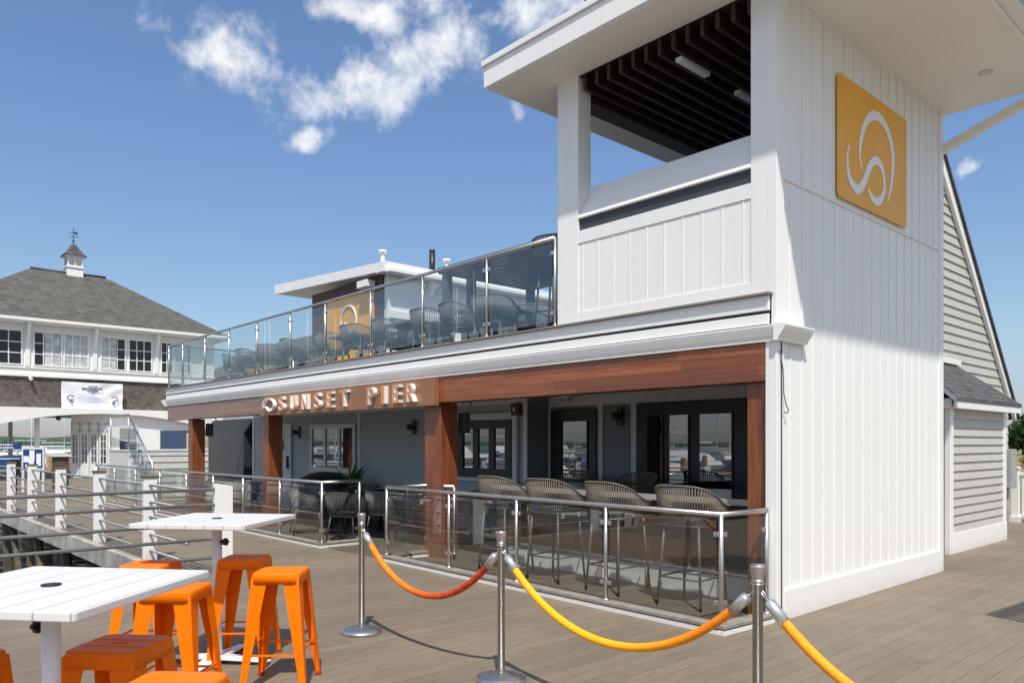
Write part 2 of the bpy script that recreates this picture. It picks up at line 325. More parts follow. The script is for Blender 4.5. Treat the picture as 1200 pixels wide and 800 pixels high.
# ------------------------------------------------------------------ mesh helpers
class MB:
    def __init__(s): s.v = []; s.f = []; s.sm = []
    def add(s, vs, fs, smooth=False):
        b = len(s.v); s.v += [tuple(x) for x in vs]
        for f in fs: s.f.append([b + i for i in f]); s.sm.append(smooth)
        return s
    def box(s, x0, y0, z0, x1, y1, z1):
        vs = [(x, y, z) for z in (z0, z1) for y in (y0, y1) for x in (x0, x1)]
        return s.add(vs, [(0, 2, 3, 1), (4, 5, 7, 6), (0, 1, 5, 4), (2, 6, 7, 3), (0, 4, 6, 2), (1, 3, 7, 5)])
    def obox(s, c, size, rz=0.0, M=None):
        x, y, z = [a / 2 for a in size]
        M = M or Matrix.Rotation(rz, 3, 'Z'); c = Vector(c)
        vs = [c + M @ Vector((a, b, d)) for d in (-z, z) for b in (-y, y) for a in (-x, x)]
        return s.add(vs, [(0, 2, 3, 1), (4, 5, 7, 6), (0, 1, 5, 4), (2, 6, 7, 3), (0, 4, 6, 2), (1, 3, 7, 5)])
    def beam(s, p, q, wd, ht, up=(0, 0, 1)):
        p, q = Vector(p), Vector(q); d = (q - p); L = d.length; d.normalize()
        up = Vector(up); sd = d.cross(up).normalized(); u2 = sd.cross(d)
        M = Matrix((d, sd, u2)).transposed()
        return s.obox((p + q) / 2, (L, wd, ht), M=M)
    def tube(s, pts, r, seg=8, closed=False):
        pts = [Vector(p) for p in pts]; n = len(pts); rr = r if isinstance(r, (list, tuple)) else [r] * n
        vs = []; fs = []; ref = None
        for i, p in enumerate(pts):
            a = pts[i - 1] if (i or closed) else p; b = pts[(i + 1) % n] if (i < n - 1 or closed) else p
            d = (b - a).normalized()
            if ref is None: ref = Vector((0, 0, 1)) if abs(d.z) < 0.9 else Vector((1, 0, 0))
            u = (ref - d * ref.dot(d)).normalized(); v = d.cross(u); ref = u
            vs += [p + (u * math.cos(2 * math.pi * j / seg) + v * math.sin(2 * math.pi * j / seg)) * rr[i] for j in range(seg)]
        m = n if closed else n - 1
        for i in range(m):
            i2 = (i + 1) % n
            for j in range(seg):
                fs.append((i * seg + j, i * seg + (j + 1) % seg, i2 * seg + (j + 1) % seg, i2 * seg + j))
        s.add(vs, fs, True)
        if not closed:
            b = len(s.v) - len(vs)
            s.f.append([b + j for j in range(seg)][::-1]); s.sm.append(False)
            s.f.append([b + (n - 1) * seg + j for j in range(seg)]); s.sm.append(False)
        return s
    def lathe(s, prof, c=(0, 0, 0), seg=24):
        vs = []; fs = []; c = Vector(c)
        for r, z in prof:
            vs += [c + Vector((r * math.cos(2 * math.pi * j / seg), r * math.sin(2 * math.pi * j / seg), z)) for j in range(seg)]
        for i in range(len(prof) - 1):
            for j in range(seg): fs.append((i * seg + j, i * seg + (j + 1) % seg, (i + 1) * seg + (j + 1) % seg, (i + 1) * seg + j))
        s.add(vs, fs, True)
        b = len(s.v) - len(vs)
        s.f.append([b + j for j in range(seg)][::-1]); s.sm.append(False)
        s.f.append([b + (len(prof) - 1) * seg + j for j in range(seg)]); s.sm.append(False)
        return s
    def prism(s, poly, f0, f1):
        """poly of 2D points; f0/f1 map (a,b) to 3D on both faces"""
        n = len(poly); vs = [f0(*p) for p in poly] + [f1(*p) for p in poly]
        fs = [tuple(range(n))[::-1], tuple(range(n, 2 * n))] + [(i, (i + 1) % n, n + (i + 1) % n, n + i) for i in range(n)]
        return s.add(vs, fs)
    def px(s, poly, x0, x1): return s.prism(poly, lambda a, b: (x0, a, b), lambda a, b: (x1, a, b))   # (y,z) outline
    def py(s, poly, y0, y1): return s.prism(poly, lambda a, b: (a, y0, b), lambda a, b: (a, y1, b))   # (x,z) outline
    def pz(s, poly, z0, z1): return s.prism(poly, lambda a, b: (a, b, z0), lambda a, b: (a, b, z1))
    def cyl(s, p, q, r, seg=16): return s.tube([p, q], r, seg)
    def xform(s, M):
        s.v = [tuple(M @ Vector(v)) for v in s.v]; return s

def tag(o, label=None, cat=None, group=None, kind=None):
    if label: o['label'] = label
    if cat: o['category'] = cat
    if group: o['group'] = group
    if kind: o['kind'] = kind
    return o
ORG = {}
def make(name, mb, mat, parent=None, bev=0.0, label=None, seg=2):
    me = bpy.data.meshes.new(name)
    org = ORG.get(parent.name if parent else None, Vector((0, 0, 0)))
    me.from_pydata([tuple(Vector(v) - org) for v in mb.v], [], mb.f)
    me.polygons.foreach_set('use_smooth', mb.sm)
    me.materials.append(MATS[mat]); me.update()
    import bmesh
    bm = bmesh.new(); bm.from_mesh(me); bmesh.ops.recalc_face_normals(bm, faces=bm.faces); bm.to_mesh(me); bm.free()
    o = bpy.data.objects.new(name, me); col.objects.link(o)
    if parent: o.parent = parent; ORG[o.name] = org
    if bev:
        b = o.modifiers.new('bevel', 'BEVEL'); b.width = bev; b.segments = seg; b.limit_method = 'ANGLE'; b.angle_limit = R(40)
    if label: o['label'] = label
    return o
def root(name, loc, label, cat, group=None, rz=0.0, world=True):
    o = bpy.data.objects.new(name, None); col.objects.link(o); o.empty_display_size = 0.2
    o.location = loc; o.rotation_euler = (0, 0, rz)
    ORG[o.name] = Vector(loc) if world else Vector((0, 0, 0))
    return tag(o, label, cat, group)
def single(name, mb, mat, loc, label, cat, group=None, bev=0.0, kind=None):
    """one-mesh thing built in world coordinates, origin at loc"""
    loc = Vector(loc); mb.v = [tuple(Vector(v) - loc) for v in mb.v]
    o = make(name, mb, mat, None, bev); o.location = loc
    return tag(o, label, cat, group, kind)
def struct(name, mb, mat):
    o = make(name, mb, mat); o['kind'] = 'structure'; return o
def kids(o): return [c for c in bpy.data.objects if c.parent == o]
def copy_tree(o, loc, rz, label=None):
    r = o.copy(); col.objects.link(r); r.location = loc; r.rotation_euler = (0, 0, rz)
    if label: r['label'] = label
    for c in kids(o):
        d = c.copy(); col.objects.link(d); d.parent = r
        for g in kids(c):
            e = g.copy(); col.objects.link(e); e.parent = d
    return r

# ------------------------------------------------------------------ ground, water, pier
struct('water', MB().add([(-4000, -4000, -2.2), (4000, -4000, -2.2), (4000, 4000, -2.2), (-4000, 4000, -2.2)], [(0, 1, 2, 3)]), 'water')
mb = MB().box(-9.4, -14, -0.25, 14, 18.6, 0.0); mb.box(-19.9, 5.3, -0.25, -9.4, 18.6, -0.002)
struct('deck', mb, 'deck_boards')
struct('pier_walkway', MB().box(-62, 3.25, -0.2, -19.9, 16.5, -0.004).box(-19.9, 3.25, -0.2, -9.4, 5.3, -0.003), 'deck_boards')
mb = MB().box(-62, 3.14, -0.26, -9.5, 3.246, 0.02).box(-9.5, -14, -0.42, -9.404, 3.25, 0.03)
struct('pier_edge_beam', mb, 'concrete')
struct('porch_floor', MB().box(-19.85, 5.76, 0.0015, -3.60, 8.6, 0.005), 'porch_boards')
struct('grass_field', MB().add([(-60, 19, -0.7), (400, 19, -0.7), (600, 900, 1.2), (-200, 900, 1.2)], [(0, 1, 2, 3)]), 'grass_far')
def hill(name, pts, back, mat):
    mb = MB(); vs = []; fs = []
    for i, (x, y, h) in enumerate(pts):
        vs += [(x, y, -2.2), (x, y, h * 0.55 - 2.2 * 0.45), (x + back[0] * .4, y + back[1] * .4, h), (x + back[0], y + back[1], -2.2)]
    for i in range(len(pts) - 1):
        for j in range(3): fs.append((i * 4 + j, i * 4 + 4 + j, i * 4 + 5 + j, i * 4 + 1 + j))
    mb.add(vs, fs, True); struct(name, mb, mat)
rn = random.Random(3)
hill('far_shore', [(-1900, y, 7 + rn.random() * 7 + 5 * math.sin(y * .004)) for y in range(-900, 2400, 60)], (-150, 0), 'hill_green')
hill('wooded_hill', [(x, 420 + 10 * rn.random(), 9 + 2.5 * math.sin(x * .017 + 2) + 1.2 * rn.random()) for x in range(-330, 420, 14)], (0, 160), 'hill_green')

# piles below the pier
for i, x in enumerate([-10.6, -12.4, -14.6, -17.0, -19.6, -22.6]):
    single('pier_pile', MB().tube([(x, 3.55, -3.2), (x, 3.52, -1.2), (x + .03, 3.5, -0.43)], [.17, .165, .16], 12), 'pile_wood', (x, 3.5, -2.6),
           'dark mossy timber pile under the edge of the pier walkway', 'pile', 'piles under the pier')
    if i < 5: single('cross_brace', MB().beam((x - .1, 3.34, -2.4), (x - 1.5, 3.34, -0.45), .1, .22), 'pile_wood', (x - .8, 3.34, -1.5),
           'slanting timber brace nailed to the piles below the pier', 'brace', 'braces under the pier')

# ------------------------------------------------------------------ restaurant building
B = root('restaurant_building', (-3.5, 6.4, 0), 'white restaurant with board and batten tower, wooden porch beam and roof terrace', 'building')
XS = -3.46
def lap_x(mb, x0, x1, y, z0, z1, e=0.115, lean=0.016, out=-1):
    n = max(1, round((z1 - z0) / e)); e = (z1 - z0) / n
    for i in range(n):
        a, b = z0 + i * e, z0 + (i + 1) * e
        mb.px([(y, a), (y + out * lean, a), (y + out * 0.003, b), (y, b)], x0, x1)
def lap_y(mb, y0, y1, x, z0, z1, e=0.15, lean=0.018, out=1, clip=None):
    n = max(1, round((z1 - z0) / e)); e = (z1 - z0) / n
    for i in range(n):
        a, b = z0 + i * e, z0 + (i + 1) * e
        ya, yb = y0, y1
        if clip: yb = min(y1, clip(b)); 
        if yb - ya < 0.02: continue
        mb.py([(x, a), (x + out * lean, a), (x + out * 0.003, b), (x, b)], ya, yb)
# tower side wall
mb = MB().box(XS - .2, 6.45, 0, XS - .014, 10.40, 5.738)
y = 6.58
while y < 10.25:
    mb.box(XS - .014, y, .271, XS - .006, y + .020, 5.736); y += 0.221
mb.box(XS - .014, 6.45, 3.985, XS + .003, 10.30, 3.999)
make('side_wall', mb, 'white_paint', B, bev=0.002)
make('corner_board', MB().box(XS - .1, 6.312, 0, XS + .004, 6.45, 5.738), 'white_paint', B, bev=0.004)
make('corner_board', MB().box(XS - .06, 10.30, 0, XS + .004, 10.432, 5.738), 'white_paint', B, bev=0.004)
make('skirting_board', MB().box(XS - .013, 6.451, 0, XS + .008, 10.299, .27), 'white_paint', B, bev=0.004)
make('rear_wall', MB().box(-6.18, 10.25, 0, XS - .205, 10.43, 4.5).box(-6.18, 10.1, 4.5, -5.86, 10.43, 5.738), 'white_paint', B)
make('left_wall', MB().box(-6.18, 6.53, 2.93, -6.02, 10.24, 4.46), 'white_paint', B)
# tower front
make('column', MB().box(-6.182, 6.31, 2.951, -5.862, 6.525, 5.739), 'white_paint', B, bev=.004)
make('column', MB().box(-3.712, 6.313, 2.951, -3.561, 6.525, 5.739), 'white_paint', B, bev=.004)
mb = MB().box(-5.860, 6.312, 2.951, -3.714, 6.42, 3.07).box(-5.860, 6.312, 3.84, -3.714, 6.42, 3.982)
make('front_rail_boards', mb, 'white_paint', B, bev=.003)
mb = MB().box(-5.860, 6.322, 3.071, -3.714, 6.42, 3.839)
for i in range(10): mb.box(-5.80 + i * .222, 6.317, 3.072, -5.784 + i * .222, 6.322, 3.838)
make('front_panel', mb, 'white_paint', B, bev=.002)
make('navy_stripe', MB().box(-5.860, 6.335, 3.983, -3.714, 6.50, 4.118), 'dark_recess', B)  # navy stripe in its own colour, set slightly back
mb = MB().px([(6.305, 4.119), (6.305, 4.135), (6.56, 4.53), (6.62, 4.53), (6.62, 4.119)], -5.858, -3.716)
make('parapet_cap', mb, 'white_paint', B, bev=.006)
# tower roof
RX0, RX1, RY0, RY1 = -6.83, -2.12, 5.74, 10.55
roof = make('tower_roof', MB().box(RX0, RY0, 5.74, RX1, RY1, 5.985).box(RX0 - .025, RY0 - .025, 5.986, RX1 + .025, RY1 + .025, 6.055), 'white_paint', B, bev=.006)
make('soffit', MB().box(RX0 + .02, RY0 + .02, 5.731, RX1 - .02, RY1 - .02, 5.739), 'soffit_white', roof)
make('soffit_trim', MB().box(-2.28, RY0 + .02, 5.69, -2.245, RY1 - .02, 5.73), 'white_paint', roof, bev=.008)
make('gutter', MB().px([(RY0 - .02, 5.80), (RY1, 5.80), (RY1, 5.93), (RY0 - .02, 5.93)], RX1 + .026, RX1 + .13), 'gutter_grey', roof, bev=.03)
make('ceiling_board', MB().box(-5.86, 6.33, 5.716, -3.72, 10.1, 5.729), 'ceiling_dark', roof)
mb = MB(); x = -5.80
for i in range(13): mb.box(x, 6.335, 5.55, x + .045, 10.05, 5.714); x += .17
make('ceiling_slats', mb, 'slat_dark', roof, bev=.003)
make('ceiling_beam', MB().box(-6.10, 6.53, 5.50, -5.87, 10.09, 5.715), 'slat_dark', roof)
for y0, y1 in ((6.5, 7.02), (7.6, 8.12)):
    make('ceiling_light', MB().box(-4.68, y0, 5.505, -4.60, y1, 5.549), 'lamp_white', roof, bev=.006)
mb = MB().lathe([(.062, -.001), (.07, -.008), (.058, -.012), (.05, -.006)], (-2.76, 9.63, 5.731), 24)
make('downlight', mb, 'pale_trim', roof)
make('brace', MB().beam((-3.50, 10.44, 5.27), (-2.2, 10.44, 5.71), .09, .10), 'soffit_white', B, bev=.004)
make('mast', MB().cyl((-5.55, 6.1, 6.05), (-5.55, 6.1, 7.4), .016, 8), 'frame_grey', roof)
# porch beam, cornice and terrace edge
make('porch_beam', MB().box(-19.57, 6.312, 2.16, -14.035, 6.56, 2.507), 'beam_grey_wood', B, bev=.004)
make('porch_beam', MB().box(-14.033, 6.312, 2.16, -3.50, 6.56, 2.507), 'beam_wood', B, bev=.004)
prof = [(6.33, 2.512), (6.290, 2.512), (6.288, 2.535), (6.276, 2.56), (6.262, 2.605), (6.252, 2.640), (6.252, 2.655), (6.33, 2.668)]
mb = MB().px(prof, -19.6, -3.455)
mb.py([(XS + .004, 2.512), (XS + .045, 2.512), (XS + .05, 2.535), (XS + .07, 2.56), (XS + .10, 2.605), (XS + .115, 2.64), (XS + .115, 2.655), (XS + .004, 2.668)], 6.252, 6.80)
mb.py([(-19.6, 2.512), (-19.64, 2.512), (-19.67, 2.535), (-19.72, 2.56), (-19.82, 2.61), (-19.90, 2.635), (-19.90, 2.655), (-19.6, 2.668)], 6.253, 7.4)
make('cornice', mb, 'white_paint', B)
mb = MB().box(-19.6, 6.285, 2.669, -3.52, 6.40, 2.762).box(-19.6, 6.275, 2.790, -3.515, 6.40, 2.924)
make('fascia', mb, 'white_paint', B, bev=.004)
make('fascia_groove', MB().box(-19.59, 6.305, 2.67, -3.505, 6.38, 2.92), 'black_metal', B)
make('drip_edge', MB().box(-19.63, 6.235, 2.926, -3.49, 6.45, 2.949), 'bronze_edge', B, bev=.005)
make('corner_post', MB().box(-3.496, 6.31, 0, XS - .101, 6.52, 2.508), 'white_paint', B)
make('conduit', MB().box(XS + .005, 6.385, .02, XS + .011, 6.40, 2.51), 'charcoal', B)
pts = [(XS + .012, 6.36, 2.43), (XS + .03, 6.38, 2.25), (XS + .025, 6.40, 2.05), (XS + .03, 6.43, 1.95), (XS + .035, 6.47, 1.90), (XS + .03, 6.46, 1.87), (XS + .02, 6.41, 1.88)]
make('cable', MB().tube(pts, .005, 6), 'charcoal', B)
for x0, x1 in ((-18.32, -18.05), (-14.28, -14.0), (-8.885, -8.50), (-3.78, -3.498)):
    make('wood_post', MB().box(x0, 6.37, 0, x1, 6.37 + .29, 2.158), 'post_wood', B, bev=.006)
make('terrace_slab', MB().box(-19.6, 6.41, 2.62, -3.70, 10.2, 2.925).box(-19.6, 10.2, 2.62, -9.0, 19.5, 2.925), 'charcoal', B)
make('porch_ceiling', MB().box(-19.6, 6.57, 2.52, -3.6, 9.1, 2.615), 'pale_trim', B)
# porch back walls
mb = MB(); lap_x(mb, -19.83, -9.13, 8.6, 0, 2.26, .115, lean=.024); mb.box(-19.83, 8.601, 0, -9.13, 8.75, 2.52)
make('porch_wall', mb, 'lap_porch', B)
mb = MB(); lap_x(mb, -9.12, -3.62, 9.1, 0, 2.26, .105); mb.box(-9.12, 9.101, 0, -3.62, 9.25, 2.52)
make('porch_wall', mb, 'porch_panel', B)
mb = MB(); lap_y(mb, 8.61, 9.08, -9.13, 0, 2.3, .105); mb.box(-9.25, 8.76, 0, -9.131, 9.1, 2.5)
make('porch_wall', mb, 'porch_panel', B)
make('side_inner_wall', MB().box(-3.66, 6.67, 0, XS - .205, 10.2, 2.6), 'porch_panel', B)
mb = MB().box(-19.8, 8.572, 2.261, -9.11, 8.598, 2.36).box(-9.2, 8.575, 0, -9.105, 8.598, 2.26).box(-14.43, 8.57, 0, -14.33, 8.598, 2.26).box(-19.83, 8.57, 0, -19.72, 8.598, 2.26)
mb.box(-9.10, 9.07, 2.20, -3.67, 9.098, 2.519).box(-9.10, 9.06, 0, -9.01, 9.098, 2.199).box(-8.0, 9.06, 0, -7.90, 9.098, 2.199).box(-7.33, 9.06, 0, -7.21, 9.098, 2.199)
make('porch_trim_boards', mb, 'porch_trim', B, bev=.003)
def window(parent, x0, x1, y, z0, z1, n, frame='porch_trim', glass='dark_glass', fw=.07, name='window'):
    mb = MB().box(x0, y - .05, z0, x0 + fw, y, z1).box(x1 - fw, y - .05, z0, x1, y, z1).box(x0 + fw, y - .05, z1 - fw, x1 - fw, y, z1).box(x0 + fw, y - .05, z0, x1 - fw, y, z0 + fw)
    wd = (x1 - x0 - fw) / n
    for i in range(1, n): mb.box(x0 + i * wd, y - .045, z0 + fw, x0 + i * wd + fw, y, z1 - fw)
    o = make(name, mb, frame, parent, bev=.004)
    for i in range(n):
        make('pane', MB().box(x0 + i * wd + fw, y - .022, z0 + fw, x0 + (i + 1) * wd, y - .012, z1 - fw), glass, o)
    return o
window(B, -16.5, -14.46, 8.57, .95, 2.03, 3, fw=.10)
wn = window(B, -10.98, -9.30, 8.57, .93, 2.12, 1, fw=.11); 
window(B, -10.86, -9.42, 8.555, 1.0, 2.0, 3, 'black_metal', fw=.15)
dr = make('door', MB().box(-18.3, 8.53, 0, -17.5, 8.575, 2.08), 'porch_trim', B, bev=.004)
make('pane', MB().box(-18.2, 8.52, 1.45, -17.85, 8.529, 1.95), 'dark_glass', dr)
make('handle', MB().box(-17.66, 8.48, .98, -17.6, 8.528, 1.28), 'black_metal', dr, bev=.01)
def glazed_door(x0, x1, y, z1, g):
    o = make('door', MB().box(x0, y - .05, 0, x1, y, z1), 'black_metal', B, bev=.005)
    for a, b in g:
        make('pane', MB().box(a, y - .064, .25, b, y - .052, z1 - .19), 'dark_glass', o)
        make('glazing_bead', MB().box(a - .02, y - .070, .23, a, y - .051, z1 - .17).box(b, y - .070, .23, b + .02, y - .051, z1 - .17).box(a, y - .070, z1 - .19, b, y - .051, z1 - .17).box(a, y - .07, .23, b, y - .051, .25), 'black_metal', o)
    return o
glazed_door(-9.005, -8.0, 9.07, 2.14, [(-8.79, -8.18)])
sd = glazed_door(-7.20, -5.30, 9.07, 2.19, [(-6.98, -6.72), (-6.60, -6.27), (-6.08, -5.58)])
make('door', MB().box(-5.29, 9.02, 0, -3.67, 9.07, 2.19), 'black_metal', B)
# stair enclosure at the far end of the porch
mb = MB().py([(-23.1, 0), (-20.55, 0), (-20.5, 1.88), (-19.84, 2.27), (-22.75, 2.27), (-23.1, 2.0)], 8.62, 9.9)
make('stair_enclosure', mb, 'charcoal', B)  # charcoal colour stands in for the shade below the stair overhead
# rooftop bar house
ph = make('rooftop_house', MB().box(-18.95, 9.9, 2.93, -15.25, 16.0, 5.55), 'white_paint', B)
mb = MB()
for i in range(26): mb.box(-18.95 + i * .1355, 9.86, 2.93, -18.95 + i * .1355 + .125, 9.9, 5.6)
make('timber_cladding', mb, 'brown_clad', ph)
mb = MB().py([(-20.7, 5.84), (-15.35, 5.58), (-15.35, 5.80), (-20.7, 6.10)], 9.6, 9.66)
mb.py([(-20.7, 5.86), (-15.05, 5.585), (-15.05, 5.70), (-20.7, 6.02)], 9.661, 16.3)
mb.box(-15.349, 9.601, 5.56, -15.0, 16.3, 5.80)
make('roof', mb, 'white_paint', ph, bev=.006)
make('gutter', MB().box(-15.0, 9.7, 5.55, -14.9, 16.2, 5.66), 'white_paint', ph, bev=.02)
make('wall_band', MB().box(-15.249, 9.91, 4.55, -15.20, 15.9, 4.72), 'white_paint', ph)
make('gutter_bracket', MB().box(-16.2, 9.6, 5.33, -15.75, 9.85, 5.5), 'white_paint', ph, bev=.01)
make('side_bracket', MB().px([(11.0, 5.2), (11.0, 5.55), (11.35, 5.55)], -15.20, -15.05), 'white_paint', ph)
pn = make('orange_panel', MB().box(-18.07, 9.825, 3.6, -15.80, 9.855, 5.26), 'orange_sign', ph)
ring = [(-16.95 + .38 * math.cos(a), 9.815, 4.62 + .42 * math.sin(a)) for a in [R(i) for i in range(-40, 250, 15)]]
ring2 = [(-17.3 + .7 * i / 12, 9.815, 4.45 + .17 * math.sin(i / 12 * 6.3)) for i in range(13)]
make('panel_emblem', MB().tube(ring, .028, 6).tube(ring2, .028, 6), 'white_paint', ph)
for x, y, z0, z1, m_, r_ in ((-15.45, 9.86, 5.7, 6.10, 'white_paint', .05), (-15.4, 11.27, 5.6, 6.34, 'black_metal', .075), (-15.3, 11.65, 5.6, 6.15, 'white_paint', .05)):
    make('vent_pipe', MB().cyl((x, y, z0), (x, y, z1), r_, 12).cyl((x, y, z1), (x, y, z1 + .06), r_ * (1.9 if m_ != 'black_metal' else 1.0), 12), m_, ph)
# gabled wing behind the tower
gp = [(10.45, 0), (17.1, 0), (17.1, 2.41), (12.6, 6.9), (10.45, 4.8)]
mb = MB().px(gp, -8.0, -4.52)
lap_y(mb, 10.46, 17.05, -4.52, 0.0, 6.86, .15, lean=.026, clip=lambda z: 17.1 if z < 2.41 else 17.1 - (z - 2.41) * 4.5 / 4.49)
wing = make('gabled_wing', mb, 'lap_light', B)
make('rake_board', MB().px([(17.35, 2.03), (17.35, 2.28), (12.6, 7.02), (12.6, 6.76)], -4.50, -4.44), 'white_paint', wing, bev=.004)
make('roof', MB().px([(17.45, 2.06), (17.45, 2.13), (12.6, 6.98 + .12), (12.6, 7.03)], -8.1, -4.40).px([(10.2, 4.66), (10.2, 4.73), (12.6, 7.1), (12.6, 7.03)], -8.1, -4.40), 'roof_shingle_dark', wing, bev=.004)
mb = MB().box(-5.2, 12.0, 0, -3.92, 14.62, 2.10); lap_y(mb, 12.13, 14.49, -3.919, .30, 2.09, .128, lean=.026)
ann = make('side_annex', mb, 'lap_light', B)
mb = MB().box(-3.96, 11.99, 0, -3.885, 12.13, 2.10).box(-3.96, 14.49, .3, -3.885, 14.63, 2.10).box(-3.96, 12.131, 0, -3.88, 14.64, .298).box(-3.98, 11.9, 2.101, -3.84, 14.72, 2.24)
make('trim', mb, 'white_paint', ann, bev=.004)
mb = MB().add([(-3.76, 11.85, 2.25), (-3.76, 15.0, 2.25), (-4.5, 14.1, 2.92), (-4.5, 11.85, 2.92), (-3.76, 11.85, 2.20), (-3.76, 15.0, 2.20), (-5.3, 15.0, 2.25), (-5.3, 15.0, 2.2)],
              [(0, 1, 2, 3), (0, 4, 5, 1), (1, 5, 7, 6), (1, 6, 2)])
make('roof', mb, 'roof_shingle_dark', ann)
mb = MB().beam((-3.76, 11.84, 2.215), (-4.5, 11.84, 2.885), .03, .05).box(-4.46, 11.86, 2.90, -4.43, 14.2, 2.99).box(-3.80, 11.87, 2.10, -3.77, 14.98, 2.198)
make('roof_trim', mb, 'white_paint', ann)
single('electric_meter_box', MB().box(-4.05, 14.72, .85, -3.82, 14.95, 1.5).cyl((-3.93, 14.84, .2), (-3.93, 14.84, .85), .03, 10), 'grey_box', (-3.93, 14.84, .85),
       'grey electric box with pipe on the corner of the clapboard annex', 'box', bev=.01)

# ------------------------------------------------------------------ signs on the restaurant
sg = root('porch_name_sign', (-11.2, 6.23, 2.3), 'copper sign panel reading SUNSET PIER in raised white letters on porch beam', 'sign')
make('panel', MB().box(-14.03, 6.22, 2.117, -8.46, 6.308, 2.492), 'copper_panel', sg, bev=.004)
def glyph(ch, x0, wdt, z0=2.185, hgt=.258, y=6.219, dep=.07):
    cu = bpy.data.curves.new('glyph', 'FONT'); cu.body = ch; cu.size = 1; cu.extrude = .5; cu.offset = .002
    to = bpy.data.objects.new('glyph', cu); col.objects.link(to)
    bpy.context.view_layer.update()
    me = bpy.data.meshes.new_from_object(to.evaluated_get(bpy.context.evaluated_depsgraph_get()))
    bpy.data.objects.remove(to)
    xs = [v.co.x for v in me.vertices]; ys = [v.co.y for v in me.vertices]
    ax, bx_, ay, by = min(xs), max(xs), min(ys), max(ys)
    mb = MB(); mb.v = [(x0 + (v.co.x - ax) / (bx_ - ax) * wdt, y - dep * (v.co.z + .5), z0 + (v.co.y - ay) / (by - ay) * hgt) for v in me.vertices]
    mb.f = [list(p.vertices) for p in me.polygons]; mb.sm = [False] * len(mb.f)
    lt = make('letter', mb, 'white_plastic', sg)
    fp = [p_ for p_ in me.polygons if all(me.vertices[v_].co.z > .49 for v_ in p_.vertices)]
    fm = MB(); fm.v = [(a_, b_ - .0015 if True else b_, c_) for a_, b_, c_ in mb.v]; fm.f = [list(p_.vertices) for p_ in fp]; fm.sm = [False] * len(fp)
    used = sorted({v_ for f_ in fm.f for v_ in f_}); ix = {v_: i_ for i_, v_ in enumerate(used)}
    fm.v = [fm.v[v_] for v_ in used]; fm.f = [[ix[v_] for v_ in f_] for f_ in fm.f]
    if fm.f: make('letter_face', fm, 'copper_panel', lt)
    # neon line just proud of the letter face
    cu = bpy.data.curves.new('glyph', 'FONT'); cu.body = ch; cu.size = 1; cu.fill_mode = 'NONE'; cu.bevel_depth = .013; cu.bevel_resolution = 0; cu.resolution_u = 4; cu.offset = -.012
    to = bpy.data.objects.new('glyph', cu); col.objects.link(to); bpy.context.view_layer.update()
    m2 = bpy.data.meshes.new_from_object(to.evaluated_get(bpy.context.evaluated_depsgraph_get())); bpy.data.objects.remove(to)
    mb = MB(); mb.v = [(x0 + (v.co.x - ax) / (bx_ - ax) * wdt, y - dep - .003 - .12 * v.co.z, z0 + (v.co.y - ay) / (by - ay) * hgt) for v in m2.vertices]
    mb.f = [list(p.vertices) for p in m2.polygons]; mb.sm = [False] * len(mb.f)
    if mb.v: make('neon_line', mb, 'lit_orange', lt)
for ch, x0, wd in (('S', -13.10, .19), ('U', -12.66, .21), ('N', -12.22, .21), ('S', -11.76, .19), ('E', -11.33, .18), ('T', -10.90, .23),
                   ('P', -10.07, .18), ('I', -9.66, .07), ('E', -9.37, .17), ('R', -9.03, .19)): glyph(ch, x0, wd)
c = [(-13.53 + .24 * math.cos(R(a)), 6.17, 2.30 + .125 * math.sin(R(a))) for a in range(-70, 200, 15)]
c2 = [(-13.76 + .36 * i / 14, 6.17, 2.235 + .045 * math.sin(i / 14 * 6.28)) for i in range(15)]
mb = MB()
for poly in (c, c2):
    for a, b in zip(poly, poly[1:]): mb.beam(a, b, .07, .018, up=(0, 0, 1)) if abs(a[0] - b[0]) > abs(a[2] - b[2]) else mb.beam(a, b, .07, .018, up=(1, 0, 0))
make('emblem', mb, 'white_plastic', sg)

ls = root('square_logo_sign', (XS, 8.3, 4.7), 'square orange sign with white curling line emblem high on tower wall', 'sign')
def rrect(y0, y1, z0, z1, r):
    out = []
    for cy, cz, a0 in ((y1 - r, z1 - r, 0), (y0 + r, z1 - r, 90), (y0 + r, z0 + r, 180), (y1 - r, z0 + r, 270)):
        out += [(cy + r * math.cos(R(a0 + t)), cz + r * math.sin(R(a0 + t))) for t in (0, 30, 60, 90)]
    return out
make('panel', MB().px(rrect(7.48, 9.21, 4.055, 5.29, .06), XS + .006, XS + .022), 'orange_sign', ls)
def catmull(P, n=8):
    out = []
    P = [P[0]] + P + [P[-1]]
    for i in range(1, len(P) - 2):
        for j in range(n):
            t = j / n; p0, p1, p2, p3 = P[i - 1:i + 3]
            out.append(tuple(0.5 * (2 * b + (c_ - a) * t + (2 * a - 5 * b + 4 * c_ - d) * t * t + (-a + 3 * b - 3 * c_ + d) * t ** 3) for a, b, c_, d in zip(p0, p1, p2, p3)))
    return out + [P[-2]]
def ribbon(P, x0, x1):
    mb = MB(); Q = catmull(P); L = []; Rr = []
    for i, (y, z, wd) in enumerate(Q):
        a = Q[max(0, i - 1)]; b = Q[min(len(Q) - 1, i + 1)]; dy, dz = b[0] - a[0], b[1] - a[1]; l = math.hypot(dy, dz) or 1
        ny, nz = -dz / l, dy / l
        L.append((y + ny * wd / 2, z + nz * wd / 2)); Rr.append((y - ny * wd / 2, z - nz * wd / 2))
    for i in range(len(Q) - 1): mb.px([L[i], L[i + 1], Rr[i + 1], Rr[i]], x0, x1)
    return mb
